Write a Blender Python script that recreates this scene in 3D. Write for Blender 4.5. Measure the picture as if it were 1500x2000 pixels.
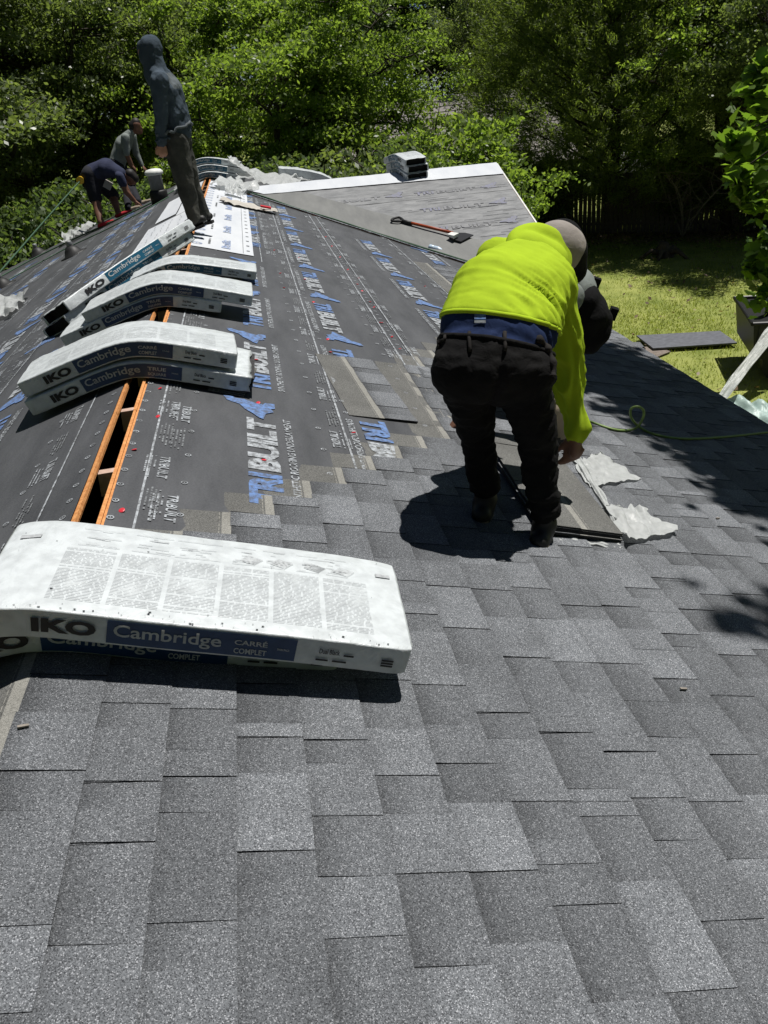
import bpy, bmesh, math, random
import numpy as np
from mathutils import Vector, Matrix, noise

random.seed(7); rng = np.random.default_rng(7)
scene = bpy.context.scene
COL = scene.collection
for o in list(bpy.data.objects): bpy.data.objects.remove(o)

# ------------------------------------------------------------------ camera, sky, sun, exposure
CAM_R = ((0.9805350837, 0.1707981724, -0.0968448960), (-0.1663453135, 0.4606044370, -0.8718788845), (-0.1043081312, 0.8710175296, 0.4800502858))
CAM_P = (0.689, 0.0, 1.1)
FPX = 1520.0
cd = bpy.data.cameras.new('camera'); cam = bpy.data.objects.new('camera', cd); COL.objects.link(cam)
cd.sensor_fit = 'VERTICAL'; cd.sensor_height = 36.0; cd.lens = 36.0 * FPX / 2000.0; cd.clip_start = 0.02; cd.clip_end = 600
cam.matrix_world = Matrix([list(CAM_R[i]) + [CAM_P[i]] for i in range(3)] + [[0, 0, 0, 1]])
scene.camera = cam

SUN = Vector((0.32, 0.14, 1.0)).normalized()
world = bpy.data.worlds.new('World'); scene.world = world; world.use_nodes = True
wn = world.node_tree.nodes; wl = world.node_tree.links
bgn = wn['Background']
sky = wn.new('ShaderNodeTexSky'); sky.sky_type = 'NISHITA'; sky.sun_disc = False
sky.air_density = 0.48; sky.dust_density = 0.3; sky.altitude = 300
sky.sun_elevation = math.asin(SUN.z); sky.sun_rotation = math.atan2(SUN.x, SUN.y)
wl.new(sky.outputs[0], bgn.inputs[0]); bgn.inputs[1].default_value = 0.05
ld = bpy.data.lights.new('sun', 'SUN'); ld.energy = 5.0; ld.angle = math.radians(0.55); ld.color = (1.0, 0.965, 0.915)
sun = bpy.data.objects.new('sun', ld); COL.objects.link(sun)
sun.rotation_euler = SUN.to_track_quat('Z', 'Y').to_euler()
scene.view_settings.view_transform = 'Standard'; scene.view_settings.look = 'None'
scene.view_settings.exposure = 0.22; scene.view_settings.gamma = 1.0
scene.view_settings.use_curve_mapping = False
scene.render.engine = 'CYCLES'
scene.cycles.max_bounces = 12; scene.cycles.diffuse_bounces = 8; scene.cycles.transparent_max_bounces = 8
scene.cycles.use_denoising = True

# ------------------------------------------------------------------ geometry helpers
A = math.radians(17.3); CA, SA, TA = math.cos(A), math.sin(A), math.tan(A)
GZ = -4.0                                     # ground level, the main ridge is z = 0
Rm = np.array(CAM_R); Cp = np.array(CAM_P)
def ray(px, py): return Rm @ np.array([px - 750.0, 1000.0 - py, -FPX])
def hit(px, py, n, d):
    v = ray(px, py); n = np.array(n, float); t = (d - n @ Cp) / (n @ v); return Cp + t * v
def on_right(px, py, o=0.0): return hit(px, py, (TA, 0, 1), o / CA)
def on_left(px, py, o=0.0): return hit(px, py, (-TA, 0, 1), o / CA)
def at_y(px, py, Y): return hit(px, py, (0, 1, 0), Y)
def at_z(px, py, z): return hit(px, py, (0, 0, 1), z)
def far(px, d, z=GZ, py=300):
    v = ray(px, py); v = v / math.hypot(v[0], v[1]) * d
    return np.array([Cp[0] + v[0], Cp[1] + v[1], z])
def RS(S, Y, o=0.0): return (S * CA + o * SA, Y, -S * SA + o * CA)      # right slope
def LS(S, Y, o=0.0): return (-S * CA - o * SA, Y, -S * SA + o * CA)     # left slope

def link(o, parent=None):
    COL.objects.link(o)
    if parent is not None: o.parent = parent
    return o
def tag(o, label=None, cat=None, group=None, kind=None):
    if label: o['label'] = label
    if cat: o['category'] = cat
    if group: o['group'] = group
    if kind: o['kind'] = kind
    return o
def empty(name, loc=(0, 0, 0), rz=0.0, label=None, cat=None, group=None):
    o = bpy.data.objects.new(name, None); COL.objects.link(o)
    o.location = loc; o.rotation_euler = (0, 0, rz); o.empty_display_size = 0.1
    bpy.context.view_layer.update()
    return tag(o, label, cat, group)
def setp(o, parent):
    """parent while keeping the mesh where it was built (world coordinates)"""
    o.parent = parent
    if parent is not None:
        m = Matrix.Translation(parent.location) @ Matrix.Rotation(parent.rotation_euler[2], 4, 'Z') if parent.type == 'EMPTY' else Matrix.Identity(4)
        o.matrix_parent_inverse = m.inverted()
    return o
def mk(name, verts, faces, mats, parent=None, smooth=False, midx=None, keep=True):
    me = bpy.data.meshes.new(name)
    me.from_pydata([tuple(map(float, v)) for v in verts], [], [tuple(int(i) for i in f) for f in faces])
    if not isinstance(mats, (list, tuple)): mats = [mats]
    for m in mats: me.materials.append(m)
    if midx is not None: me.polygons.foreach_set('material_index', list(midx))
    if smooth: me.polygons.foreach_set('use_smooth', [True] * len(me.polygons))
    me.update()
    o = bpy.data.objects.new(name, me); COL.objects.link(o)
    if parent is not None: setp(o, parent)
    return o
def mk_fast(name, verts, k, mats, parent=None, smooth=False):
    """verts (n*k,3): n separate k-gons"""
    verts = np.asarray(verts, np.float32).reshape(-1, 3); nv = len(verts); nf = nv // k
    me = bpy.data.meshes.new(name)
    me.vertices.add(nv); me.vertices.foreach_set('co', verts.ravel())
    me.loops.add(nv); me.loops.foreach_set('vertex_index', np.arange(nv, dtype=np.int32))
    me.polygons.add(nf); me.polygons.foreach_set('loop_start', np.arange(0, nv, k, dtype=np.int32))
    me.polygons.foreach_set('loop_total', np.full(nf, k, np.int32))
    me.materials.append(mats)
    if smooth: me.polygons.foreach_set('use_smooth', np.ones(nf, bool))
    me.update(calc_edges=True)
    o = bpy.data.objects.new(name, me); COL.objects.link(o)
    if parent is not None: setp(o, parent)
    return o
class MB:
    def __init__(s): s.v = []; s.f = []; s.m = []
    def add(s, v, f, m=0):
        b = len(s.v); s.v += [tuple(map(float, p)) for p in v]; s.f += [tuple(b + i for i in q) for q in f]; s.m += [m] * len(f); return s
    def box(s, c, d, ax=None, m=0):
        c = Vector(c); X, Y, Z = ax if ax else (Vector((1, 0, 0)), Vector((0, 1, 0)), Vector((0, 0, 1)))
        X, Y, Z = Vector(X) * d[0] / 2, Vector(Y) * d[1] / 2, Vector(Z) * d[2] / 2
        p = [c + i * X + j * Y + k * Z for k in (-1, 1) for j in (-1, 1) for i in (-1, 1)]
        return s.add(p, [(0, 2, 3, 1), (4, 5, 7, 6), (0, 1, 5, 4), (2, 6, 7, 3), (0, 4, 6, 2), (1, 3, 7, 5)], m)
    def hull(s, bottom, top, m=0):
        n = len(bottom); v = list(bottom) + list(top)
        f = [tuple(reversed(range(n))), tuple(range(n, 2 * n))] + [(i, (i + 1) % n, n + (i + 1) % n, n + i) for i in range(n)]
        return s.add(v, f, m)
    def tube(s, pts, rad, n=8, cap=True, m=0):
        pts = [Vector(p) for p in pts]; rad = rad if hasattr(rad, '__len__') else [rad] * len(pts)
        v = []; up = Vector((0, 0, 1)); prev = None
        for i, p in enumerate(pts):
            t = (pts[min(i + 1, len(pts) - 1)] - pts[max(i - 1, 0)]).normalized()
            if prev is None:
                x = t.cross(up if abs(t.z) < .95 else Vector((1, 0, 0))).normalized()
            else:
                x = (prev - t * prev.dot(t)).normalized()
            prev = x; y = t.cross(x)
            v += [p + (x * math.cos(a) + y * math.sin(a)) * rad[i] for a in [2 * math.pi * k / n for k in range(n)]]
        f = [(i * n + k, i * n + (k + 1) % n, (i + 1) * n + (k + 1) % n, (i + 1) * n + k) for i in range(len(pts) - 1) for k in range(n)]
        if cap: f += [tuple(reversed(range(n))), tuple(range((len(pts) - 1) * n, len(pts) * n))]
        return s.add(v, f, m)
    def lathe(s, c, prof, n=16, ax=(0, 0, 1), m=0):
        c = Vector(c); z = Vector(ax).normalized(); x = z.orthogonal().normalized(); y = z.cross(x)
        v = [c + (x * math.cos(2 * math.pi * k / n) + y * math.sin(2 * math.pi * k / n)) * r + z * h for r, h in prof for k in range(n)]
        f = [(i * n + k, i * n + (k + 1) % n, (i + 1) * n + (k + 1) % n, (i + 1) * n + k) for i in range(len(prof) - 1) for k in range(n)]
        f += [tuple(reversed(range(n))), tuple(range((len(prof) - 1) * n, len(prof) * n))]
        return s.add(v, f, m)
    def build(s, name, mats, parent=None, smooth=False):
        return mk(name, s.v, s.f, mats, parent, smooth, s.m)
def catmull(P, n=8):
    P = [Vector(p) for p in P]; Q = [P[0]] + P + [P[-1]]; out = []
    for i in range(1, len(Q) - 2):
        for k in range(n):
            t = k / n; a, b, c, d = Q[i - 1], Q[i], Q[i + 1], Q[i + 2]
            out.append(0.5 * ((2 * b) + (c - a) * t + (2 * a - 5 * b + 4 * c - d) * t * t + (3 * b - a - 3 * c + d) * t ** 3))
    out.append(P[-1]); return out
def nz(p, sc=1.0, seed=0.0): return noise.noise(Vector((p[0] * sc + seed, p[1] * sc - seed * .7, p[2] * sc + seed * .3)))

# ------------------------------------------------------------------ materials
MAT = {}
def node_mat(name):
    m = bpy.data.materials.new(name); m.use_nodes = True
    nt = m.node_tree; b = nt.nodes['Principled BSDF']; MAT[name] = m
    return m, nt.nodes, nt.links, b
def M(name, col, rough=0.7, var=0.12, vs=14.0, bump=0.0, bs=60.0, metal=0.0, spec=0.35, col2=None, detail=4.0, sheen=0.0, stretch=None):
    m, n, l, b = node_mat(name)
    b.inputs['Roughness'].default_value = rough; b.inputs['Metallic'].default_value = metal
    b.inputs['Specular IOR Level'].default_value = spec
    if sheen: b.inputs['Sheen Weight'].default_value = sheen
    tc = n.new('ShaderNodeTexCoord'); src = tc.outputs['Object']
    if stretch:
        mp = n.new('ShaderNodeMapping'); mp.inputs['Scale'].default_value = stretch; l.new(src, mp.inputs['Vector']); src = mp.outputs[0]
    tx = n.new('ShaderNodeTexNoise'); tx.inputs['Scale'].default_value = vs; tx.inputs['Detail'].default_value = detail
    l.new(src, tx.inputs['Vector'])
    rp = n.new('ShaderNodeValToRGB'); rp.color_ramp.elements[0].position = .3; rp.color_ramp.elements[1].position = .7
    c2 = col2 if col2 else tuple(min(1, c * (1 + var)) for c in col)
    c1 = col if col2 else tuple(c * (1 - var) for c in col)
    rp.color_ramp.elements[0].color = (*c1, 1); rp.color_ramp.elements[1].color = (*c2, 1)
    l.new(tx.outputs['Fac'], rp.inputs['Fac']); l.new(rp.outputs[0], b.inputs['Base Color'])
    if bump:
        t2 = n.new('ShaderNodeTexNoise'); t2.inputs['Scale'].default_value = bs; t2.inputs['Detail'].default_value = 5
        l.new(src, t2.inputs['Vector'])
        bp = n.new('ShaderNodeBump'); bp.inputs['Strength'].default_value = bump; bp.inputs['Distance'].default_value = 0.01
        l.new(t2.outputs['Fac'], bp.inputs['Height']); l.new(bp.outputs[0], b.inputs['Normal'])
    return m
def granule_mat(name, lo, mid, hi, scale=400, attr=True, frac=(.45, .86)):
    m, n, l, b = node_mat(name)
    b.inputs['Roughness'].default_value = .85; b.inputs['Specular IOR Level'].default_value = .25
    tc = n.new('ShaderNodeTexCoord')
    vo = n.new('ShaderNodeTexVoronoi'); vo.inputs['Scale'].default_value = scale; l.new(tc.outputs['Object'], vo.inputs['Vector'])
    sp = n.new('ShaderNodeSeparateColor'); l.new(vo.outputs['Color'], sp.inputs[0])
    rp = n.new('ShaderNodeValToRGB'); e = rp.color_ramp.elements
    e[0].position = 0; e[0].color = (*lo, 1); e[1].position = 1; e[1].color = (*hi, 1)
    x = e.new(frac[0]); x.color = (*mid, 1); x = e.new(frac[1]); x.color = tuple(c * 1.25 for c in mid) + (1,)
    l.new(sp.outputs[0], rp.inputs['Fac'])
    bl = n.new('ShaderNodeTexNoise'); bl.inputs['Scale'].default_value = 5; bl.inputs['Detail'].default_value = 6; l.new(tc.outputs['Object'], bl.inputs['Vector'])
    mr = n.new('ShaderNodeMapRange'); mr.inputs[1].default_value = .3; mr.inputs[2].default_value = .7; mr.inputs[3].default_value = .86; mr.inputs[4].default_value = 1.14
    l.new(bl.outputs['Fac'], mr.inputs[0])
    mx = n.new('ShaderNodeMix'); mx.data_type = 'RGBA'; mx.blend_type = 'MULTIPLY'; mx.inputs[0].default_value = 1
    l.new(rp.outputs[0], mx.inputs[6]); l.new(mr.outputs[0], mx.inputs[7]); out = mx.outputs[2]
    if attr:
        at = n.new('ShaderNodeAttribute'); at.attribute_name = 'tone'
        m2 = n.new('ShaderNodeMix'); m2.data_type = 'RGBA'; m2.blend_type = 'MULTIPLY'; m2.inputs[0].default_value = 1
        l.new(out, m2.inputs[6]); l.new(at.outputs['Color'], m2.inputs[7]); out = m2.outputs[2]
    l.new(out, b.inputs['Base Color'])
    bp = n.new('ShaderNodeBump'); bp.inputs['Strength'].default_value = .5; bp.inputs['Distance'].default_value = .0012
    l.new(vo.outputs['Distance'], bp.inputs['Height']); l.new(bp.outputs[0], b.inputs['Normal'])
    return m
granule_mat('granules', (.031, .033, .037), (.112, .119, .128), (.345, .355, .375), 560)
granule_mat('headlap', (.05, .05, .049), (.108, .108, .102), (.19, .19, .18), 500, attr=False)
granule_mat('nail_band', (.14, .138, .124), (.205, .202, .185), (.28, .275, .25), 500, attr=False)
M('shingle_edge', (.018, .018, .02), .9)
M('asphalt_back', (.035, .035, .036), .9, .3, 40)
def underlay(name, c, c2, st=(1, .25, 1)):
    m, n, l, b = node_mat(name)
    b.inputs['Roughness'].default_value = .62; b.inputs['Specular IOR Level'].default_value = .35
    tc = n.new('ShaderNodeTexCoord')
    mp = n.new('ShaderNodeMapping'); mp.inputs['Scale'].default_value = st; l.new(tc.outputs['Object'], mp.inputs[0])
    a = n.new('ShaderNodeTexNoise'); a.inputs['Scale'].default_value = 5; a.inputs['Detail'].default_value = 8; a.inputs['Roughness'].default_value = .65; l.new(mp.outputs[0], a.inputs['Vector'])
    d = n.new('ShaderNodeTexNoise'); d.inputs['Scale'].default_value = 160; d.inputs['Detail'].default_value = 2; l.new(tc.outputs['Object'], d.inputs['Vector'])
    ad = n.new('ShaderNodeMath'); ad.operation = 'ADD'; ml = n.new('ShaderNodeMath'); ml.operation = 'MULTIPLY'; ml.inputs[1].default_value = .45
    l.new(d.outputs['Fac'], ml.inputs[0]); l.new(a.outputs['Fac'], ad.inputs[0]); l.new(ml.outputs[0], ad.inputs[1])
    rp = n.new('ShaderNodeValToRGB'); rp.color_ramp.elements[0].position = .5; rp.color_ramp.elements[1].position = .95
    rp.color_ramp.elements[0].color = (*c, 1); rp.color_ramp.elements[1].color = (*c2, 1)
    l.new(ad.outputs[0], rp.inputs[0]); l.new(rp.outputs[0], b.inputs['Base Color'])
    bp = n.new('ShaderNodeBump'); bp.inputs['Strength'].default_value = .35; bp.inputs['Distance'].default_value = .006
    l.new(a.outputs['Fac'], bp.inputs['Height']); l.new(bp.outputs[0], b.inputs['Normal'])
    return m
underlay('underlay_black', (.038, .040, .044), (.082, .085, .091))
underlay('underlay_grey', (.108, .112, .116), (.255, .260, .262), (.8, 1.8, 1))
underlay('underlay_dull', (.12, .123, .12), (.185, .188, .18))
underlay('underlay_white', (.46, .485, .52), (.56, .58, .60))
def worn(name, c, under, amt):
    """ink rubbed thin in places so that the sheet below shows"""
    m, n, l, b = node_mat(name); b.inputs['Roughness'].default_value = .65; b.inputs['Specular IOR Level'].default_value = .3
    tc = n.new('ShaderNodeTexCoord'); t = n.new('ShaderNodeTexNoise'); t.inputs['Scale'].default_value = 38; t.inputs['Detail'].default_value = 8; t.inputs['Roughness'].default_value = .7; l.new(tc.outputs['Object'], t.inputs['Vector'])
    rp = n.new('ShaderNodeValToRGB'); rp.color_ramp.elements[0].position = .5 - amt; rp.color_ramp.elements[1].position = .62 - amt * .4
    rp.color_ramp.elements[0].color = (*under, 1); rp.color_ramp.elements[1].color = (*c, 1); l.new(t.outputs['Fac'], rp.inputs[0]); l.new(rp.outputs[0], b.inputs['Base Color'])
worn('print_white', (.36, .385, .41), (.11, .115, .12), .10)
worn('print_grey', (.22, .235, .245), (.10, .105, .11), .06)
worn('print_blue', (.115, .205, .42), (.08, .10, .15), .10)
worn('print_faint', (.205, .210, .222), (.17, .173, .178), .05)
worn('print_faint_violet', (.185, .19, .28), (.17, .173, .18), .05)
worn('print_blue_pale', (.22, .30, .50), (.40, .43, .48), .08)
worn('print_violet', (.17, .18, .34), (.20, .205, .22), .05)
M('print_black', (.012, .012, .013), .5, .2, 60)
M('ink_grey', (.33, .345, .355), .6, .25, 90)
M('osb', (.42, .16, .045), .8, .5, 70, .3, 200, col2=(.62, .30, .11))
M('rafter_wood', (.42, .30, .24), .8, .2, 30)
M('attic_dark', (.004, .004, .004), 1.0)  # shade of the unlit attic put into the colour
M('fascia', (.55, .54, .50), .6, .1, 8)
M('red_cap', (.55, .03, .045), .4, .1)
def film(name, col, rough=.35, wr=.5, sc=9.0):
    m, n, l, b = node_mat(name)
    b.inputs['Roughness'].default_value = rough; b.inputs['Specular IOR Level'].default_value = .4
    tc = n.new('ShaderNodeTexCoord')
    t = n.new('ShaderNodeTexNoise'); t.inputs['Scale'].default_value = sc; t.inputs['Detail'].default_value = 7; t.inputs['Distortion'].default_value = 1.2; l.new(tc.outputs['Object'], t.inputs['Vector'])
    t2 = n.new('ShaderNodeTexNoise'); t2.inputs['Scale'].default_value = 26; t2.inputs['Detail'].default_value = 6; l.new(tc.outputs['Object'], t2.inputs['Vector'])
    rp = n.new('ShaderNodeValToRGB'); rp.color_ramp.elements[0].position = .28; rp.color_ramp.elements[1].position = .6
    rp.color_ramp.elements[0].color = tuple(c * .80 for c in col) + (1,); rp.color_ramp.elements[1].color = (*col, 1)
    l.new(t2.outputs['Fac'], rp.inputs[0]); l.new(rp.outputs[0], b.inputs['Base Color'])
    bp = n.new('ShaderNodeBump'); bp.inputs['Strength'].default_value = wr; bp.inputs['Distance'].default_value = .012
    l.new(t.outputs['Fac'], bp.inputs['Height']); l.new(bp.outputs[0], b.inputs['Normal'])
    return m
film('wrap_white', (.535, .570, .582), .33, .7, 11)
film('wrap_blue', (.012, .042, .115), .33, .3)
film('wrap_teal', (.014, .085, .145), .33, .3)
film('film_white', (.54, .56, .555), .42, .8, 14)
def thin(name, amt):
    nt = MAT[name].node_tree; n, l = nt.nodes, nt.links; b = n['Principled BSDF']; tr = n.new('ShaderNodeBsdfTranslucent'); tr.inputs[0].default_value = (.75, .77, .76, 1)
    mx = n.new('ShaderNodeMixShader'); mx.inputs[0].default_value = amt; l.new(b.outputs[0], mx.inputs[1]); l.new(tr.outputs[0], mx.inputs[2]); l.new(mx.outputs[0], n['Material Output'].inputs['Surface'])
thin('film_white', .3)
film('film_green', (.33, .43, .40), .45, .7, 7)
def cloth(name, col, var=.12, bump=.25, rough=.9, dirt=None):
    m, n, l, b = node_mat(name)
    b.inputs['Roughness'].default_value = rough; b.inputs['Specular IOR Level'].default_value = .15
    b.inputs['Sheen Weight'].default_value = 0.0
    tc = n.new('ShaderNodeTexCoord')
    t = n.new('ShaderNodeTexNoise'); t.inputs['Scale'].default_value = 7; t.inputs['Detail'].default_value = 7; l.new(tc.outputs['Object'], t.inputs['Vector'])
    rp = n.new('ShaderNodeValToRGB'); rp.color_ramp.elements[0].position = .32; rp.color_ramp.elements[1].position = .68
    rp.color_ramp.elements[0].color = tuple(c * (1 - var) for c in col) + (1,)
    rp.color_ramp.elements[1].color = (*(dirt if dirt else tuple(c * (1 + var) for c in col)), 1)
    l.new(t.outputs['Fac'], rp.inputs[0]); l.new(rp.outputs[0], b.inputs['Base Color'])
    w = n.new('ShaderNodeTexNoise'); w.inputs['Scale'].default_value = 22; w.inputs['Detail'].default_value = 5; w.inputs['Distortion'].default_value = .6; l.new(tc.outputs['Object'], w.inputs['Vector'])
    bp = n.new('ShaderNodeBump'); bp.inputs['Strength'].default_value = bump; bp.inputs['Distance'].default_value = .02
    l.new(w.outputs['Fac'], bp.inputs['Height']); l.new(bp.outputs[0], b.inputs['Normal'])
    return m
cloth('hi_vis', (.315, .445, .018), .08, .12)
cloth('work_trousers', (.0045, .0045, .005), .25, .45, dirt=(.0095, .009, .009))
cloth('pocket', (.022, .020, .019), .25, .4)
cloth('slate_shirt', (.050, .068, .088), .15, .35)
cloth('yoke_grey', (.10, .115, .125), .1, .25)
cloth('grey_trousers', (.042, .044, .040), .2, .4, dirt=(.075, .074, .064))
cloth('grey_shirt', (.17, .19, .18), .15, .3)
cloth('navy_shirt', (.030, .035, .065), .15, .25)
cloth('dark_shorts', (.020, .021, .026), .15, .3)
cloth('navy_band', (.014, .026, .075), .15, .2)
cloth('black_fabric', (.004, .004, .0045), .25, .4)
cloth('beige_fabric', (.30, .25, .19), .15, .3)
cloth('taupe_hood', (.26, .235, .215), .12, .3)
cloth('pale_fabric', (.42, .40, .36), .12, .3)
cloth('red_shoe', (.40, .03, .04), .15, .1)
M('boot_black', (.012, .012, .012), .55, .2, 20)
M('boot_sole', (.20, .165, .125), .8, .2, 20)
M('skin', (.15, .072, .045), .55, .15, 12)
M('skin_light', (.34, .175, .11), .55, .12, 12)
M('hair', (.012, .010, .009), .6, .3, 80)
M('rubber_black', (.012, .012, .012), .55, .2, 20)
M('grey_metal', (.22, .23, .23), .5, .15, 20, metal=.3)
M('white_paint', (.62, .63, .60), .55, .12, 12)
M('orange_paint', (.30, .05, .012), .45, .25, 30)
M('rope_green', (.035, .085, .045), .7, .2, 60)
M('hose_green', (.16, .24, .07), .45, .1, 30)
M('bottle_plastic', (.45, .55, .65), .2, .1, 20, spec=.6)
M('yellow_plastic', (.7, .42, .03), .4)
def leaf_mat(name, c1, c2, trans=.38, rough=.55):
    m, n, l, b = node_mat(name)
    g = n.new('ShaderNodeNewGeometry'); rp = n.new('ShaderNodeValToRGB')
    rp.color_ramp.elements[0].color = (*c1, 1); rp.color_ramp.elements[1].color = (*c2, 1)
    l.new(g.outputs['Random Per Island'], rp.inputs[0]); l.new(rp.outputs[0], b.inputs['Base Color'])
    b.inputs['Roughness'].default_value = rough; b.inputs['Specular IOR Level'].default_value = .35
    tr = n.new('ShaderNodeBsdfTranslucent')
    hs = n.new('ShaderNodeMix'); hs.data_type = 'RGBA'; hs.blend_type = 'MULTIPLY'; hs.inputs[0].default_value = 1; hs.inputs[7].default_value = (1.4, 1.5, .55, 1)
    l.new(rp.outputs[0], hs.inputs[6]); l.new(hs.outputs[2], tr.inputs[0])
    mx = n.new('ShaderNodeMixShader'); mx.inputs[0].default_value = trans
    l.new(b.outputs[0], mx.inputs[1]); l.new(tr.outputs[0], mx.inputs[2]); l.new(mx.outputs[0], n['Material Output'].inputs['Surface'])
    return m
leaf_mat('leaf_oak', (.098, .132, .060), (.195, .240, .118), .58, .34)
leaf_mat('leaf_bright', (.112, .172, .046), (.220, .290, .086), .64, .38)
leaf_mat('leaf_dark', (.062, .098, .044), (.150, .200, .092), .58, .40)
leaf_mat('leaf_cedar', (.090, .128, .040), (.180, .225, .074), .58, .6)
leaf_mat('leaf_maple', (.095, .165, .030), (.170, .265, .050), .6, .38)
leaf_mat('leaf_dead', (.11, .075, .045), (.26, .19, .12), .2)
leaf_mat('grass_blade', (.17, .215, .030), (.33, .355, .090), .4, .7)
M('bark', (.045, .038, .030), .9, .35, 18, .5, 60)
M('bark_pale', (.20, .18, .155), .9, .3, 18)
M('lawn', (.13, .165, .030), .95, .3, 1.6, .6, 60, col2=(.27, .29, .080), detail=10)
M('fence_wood', (.095, .082, .07), .9, .35, 9)
M('brick_wall', (.30, .17, .12), .9, .2, 6)
M('neighbour_roof', (.20, .185, .175), .9, .25, 9, .3, 60)
M('siding', (.50, .47, .42), .8, .1, 5)
M('board_grey', (.10, .105, .12), .8, .2, 12)
M('board_brown', (.17, .14, .12), .85, .25, 12)
M('black_steel', (.010, .010, .011), .45, .2, 15)
M('stump_wood', (.07, .055, .042), .9, .4, 12, .5, 40)
# ------------------------------------------------------------------ ground
def build_ground():
    n = 60; v = []; f = []
    for i in range(n + 1):
        for j in range(n + 1):
            x = -150 + 300 * i / n; y = -90 + 300 * j / n
            v.append((x, y, GZ + .05 * nz((x, y, 0), .12)))
    for i in range(n):
        for j in range(n):
            a = i * (n + 1) + j; f.append((a, a + n + 1, a + n + 2, a + 1))
    tag(mk('ground', v, f, MAT['lawn'], smooth=True), kind='structure')
build_ground()

# ------------------------------------------------------------------ the house and its roof
S_EAVE = 4.04; S_LEFT = 8.4; Y0, Y1 = -2.6, 17.1; SLOT = .040
house = empty('house', (0, 7, GZ), label='single storey house with the black roof that is being reshingled', cat='house')
def slab(F, S0, S1, y0, y1, o0, o1):
    b = [F(S0, y0, o0), F(S1, y0, o0), F(S1, y1, o0), F(S0, y1, o0)]; t = [F(S0, y0, o1), F(S1, y0, o1), F(S1, y1, o1), F(S0, y1, o1)]
    return b, t
TH = .014
m = MB(); m.hull(*slab(RS, SLOT, S_EAVE - .03, Y0, Y1, -TH, -.0015)); right_slope = m.build('right_roof_slope', MAT['osb'], house)
m = MB(); m.hull(*slab(LS, SLOT, S_LEFT - .03, Y0, Y1, -TH, -.0015)); left_slope = m.build('left_roof_slope', MAT['osb'], house)
right_slope.name = 'roof_slope'; left_slope.name = 'roof_slope'
# sawn edge strips of the decking along the open ridge slot
for F in (RS, LS):
    m = MB()
    pts = []
    y = 2.06
    while y < 14.6:
        y2 = min(y + 1.22, 14.6)
        j = random.uniform(-.003, .003)
        b = [F(SLOT - .003 + j, y, -.006), F(SLOT + .009, y, -.006), F(SLOT + .009 + j, y2 - .004, -.006), F(SLOT - .003, y2 - .004, -.006)]
        t = [F(SLOT - .003 + j, y, .0075), F(SLOT + .009, y, .0075), F(SLOT + .009 + j, y2 - .004, .0075), F(SLOT - .003, y2 - .004, .0075)]
        m.hull(b, t); y = y2
    o = m.build('decking_edge', MAT['osb'], right_slope if F is RS else left_slope)
# attic seen through the slot: near-black sheet painted as its shade, and rafters
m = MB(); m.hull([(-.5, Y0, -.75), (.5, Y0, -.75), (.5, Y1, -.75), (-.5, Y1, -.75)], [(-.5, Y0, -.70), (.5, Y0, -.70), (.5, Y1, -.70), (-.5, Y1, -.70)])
m.build('attic_shade_sheet', MAT['attic_dark'], house)
rp = MB(); rp.hull([(-.026, Y0, -.06), (.026, Y0, -.06), (.026, Y1, -.06), (-.026, Y1, -.06)], [(-.026, Y0, -.052), (.026, Y0, -.052), (.026, Y1, -.052), (-.026, Y1, -.052)])
for y in (2.72, 3.37, 3.98, 4.6, 5.2, 5.8, 6.4, 7.0, 7.6, 9.4, 10.6, 11.8, 12.4, 13.0, 13.6):
    m = MB(); m.hull([(-.045, y - .019, -.12), (.045, y - .019, -.12), (.045, y + .019, -.12), (-.045, y + .019, -.12)],
                     [(-.034, y - .019, -.030), (.034, y - .019, -.030), (.034, y + .019, -.030), (-.034, y + .019, -.030)])
    m.build('rafter', MAT['rafter_wood'], house)
# walls, fascia and soffit under the eaves
XR = S_EAVE * CA; ZR = -S_EAVE * SA; XL = S_LEFT * CA; ZL = -S_LEFT * SA
m = MB(); m.box(((XR - .45 - XL + .45) / 2, (Y0 + Y1) / 2, (GZ + ZL - .25) / 2), (XR + XL - .9, Y1 - Y0 - .8, ZL - .25 - GZ)); m.build('wall', MAT['brick_wall'], house)
m = MB(); m.box((XR - .45 - .1, (Y0 + Y1) / 2, (GZ + ZR - .16) / 2), (.2, Y1 - Y0 - .8, ZR - .16 - GZ)); m.build('wall', MAT['brick_wall'], house)
m = MB(); m.box((XR - .045, (Y0 + 8.7) / 2, ZR - .085), (.022, 8.7 - Y0, .13)); m.build('fascia_board', MAT['fascia'], house)
m = MB(); m.box((XR - .26, (Y0 + 8.7) / 2, ZR - .15), (.40, 8.7 - Y0, .012)); m.build('soffit', MAT['fascia'], house)
m = MB(); m.box((-XL + .045, (Y0 + Y1) / 2, ZL - .085), (.022, Y1 - Y0, .13)); m.build('fascia_board', MAT['fascia'], house)
for F, s1 in ((RS, S_EAVE - .05), (LS, S_LEFT - .05)):
    m = MB(); b = [F(.0, Y1 - .03, -.16), F(s1, Y1 - .03, -.16), F(s1, Y1 - .005, -.16), F(.0, Y1 - .005, -.16)]; t = [F(.0, Y1 - .03, -.016), F(s1, Y1 - .03, -.016), F(s1, Y1 - .005, -.016), F(.0, Y1 - .005, -.016)]
    m.hull(b, t); m.build('rake_board', MAT['fascia'], house)
gv = [(XR - .5, Y1 - .1, ZR - .1), (0, Y1 - .1, -.1), (-XL + .5, Y1 - .1, ZL - .1), (-XL + .5, Y1 - .1, GZ), (XR - .5, Y1 - .1, GZ)]
gw = [(x, y - .12, z) for x, y, z in gv]; m = MB(); m.hull(gw, gv); m.build('gable_wall', MAT['brick_wall'], house)

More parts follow.
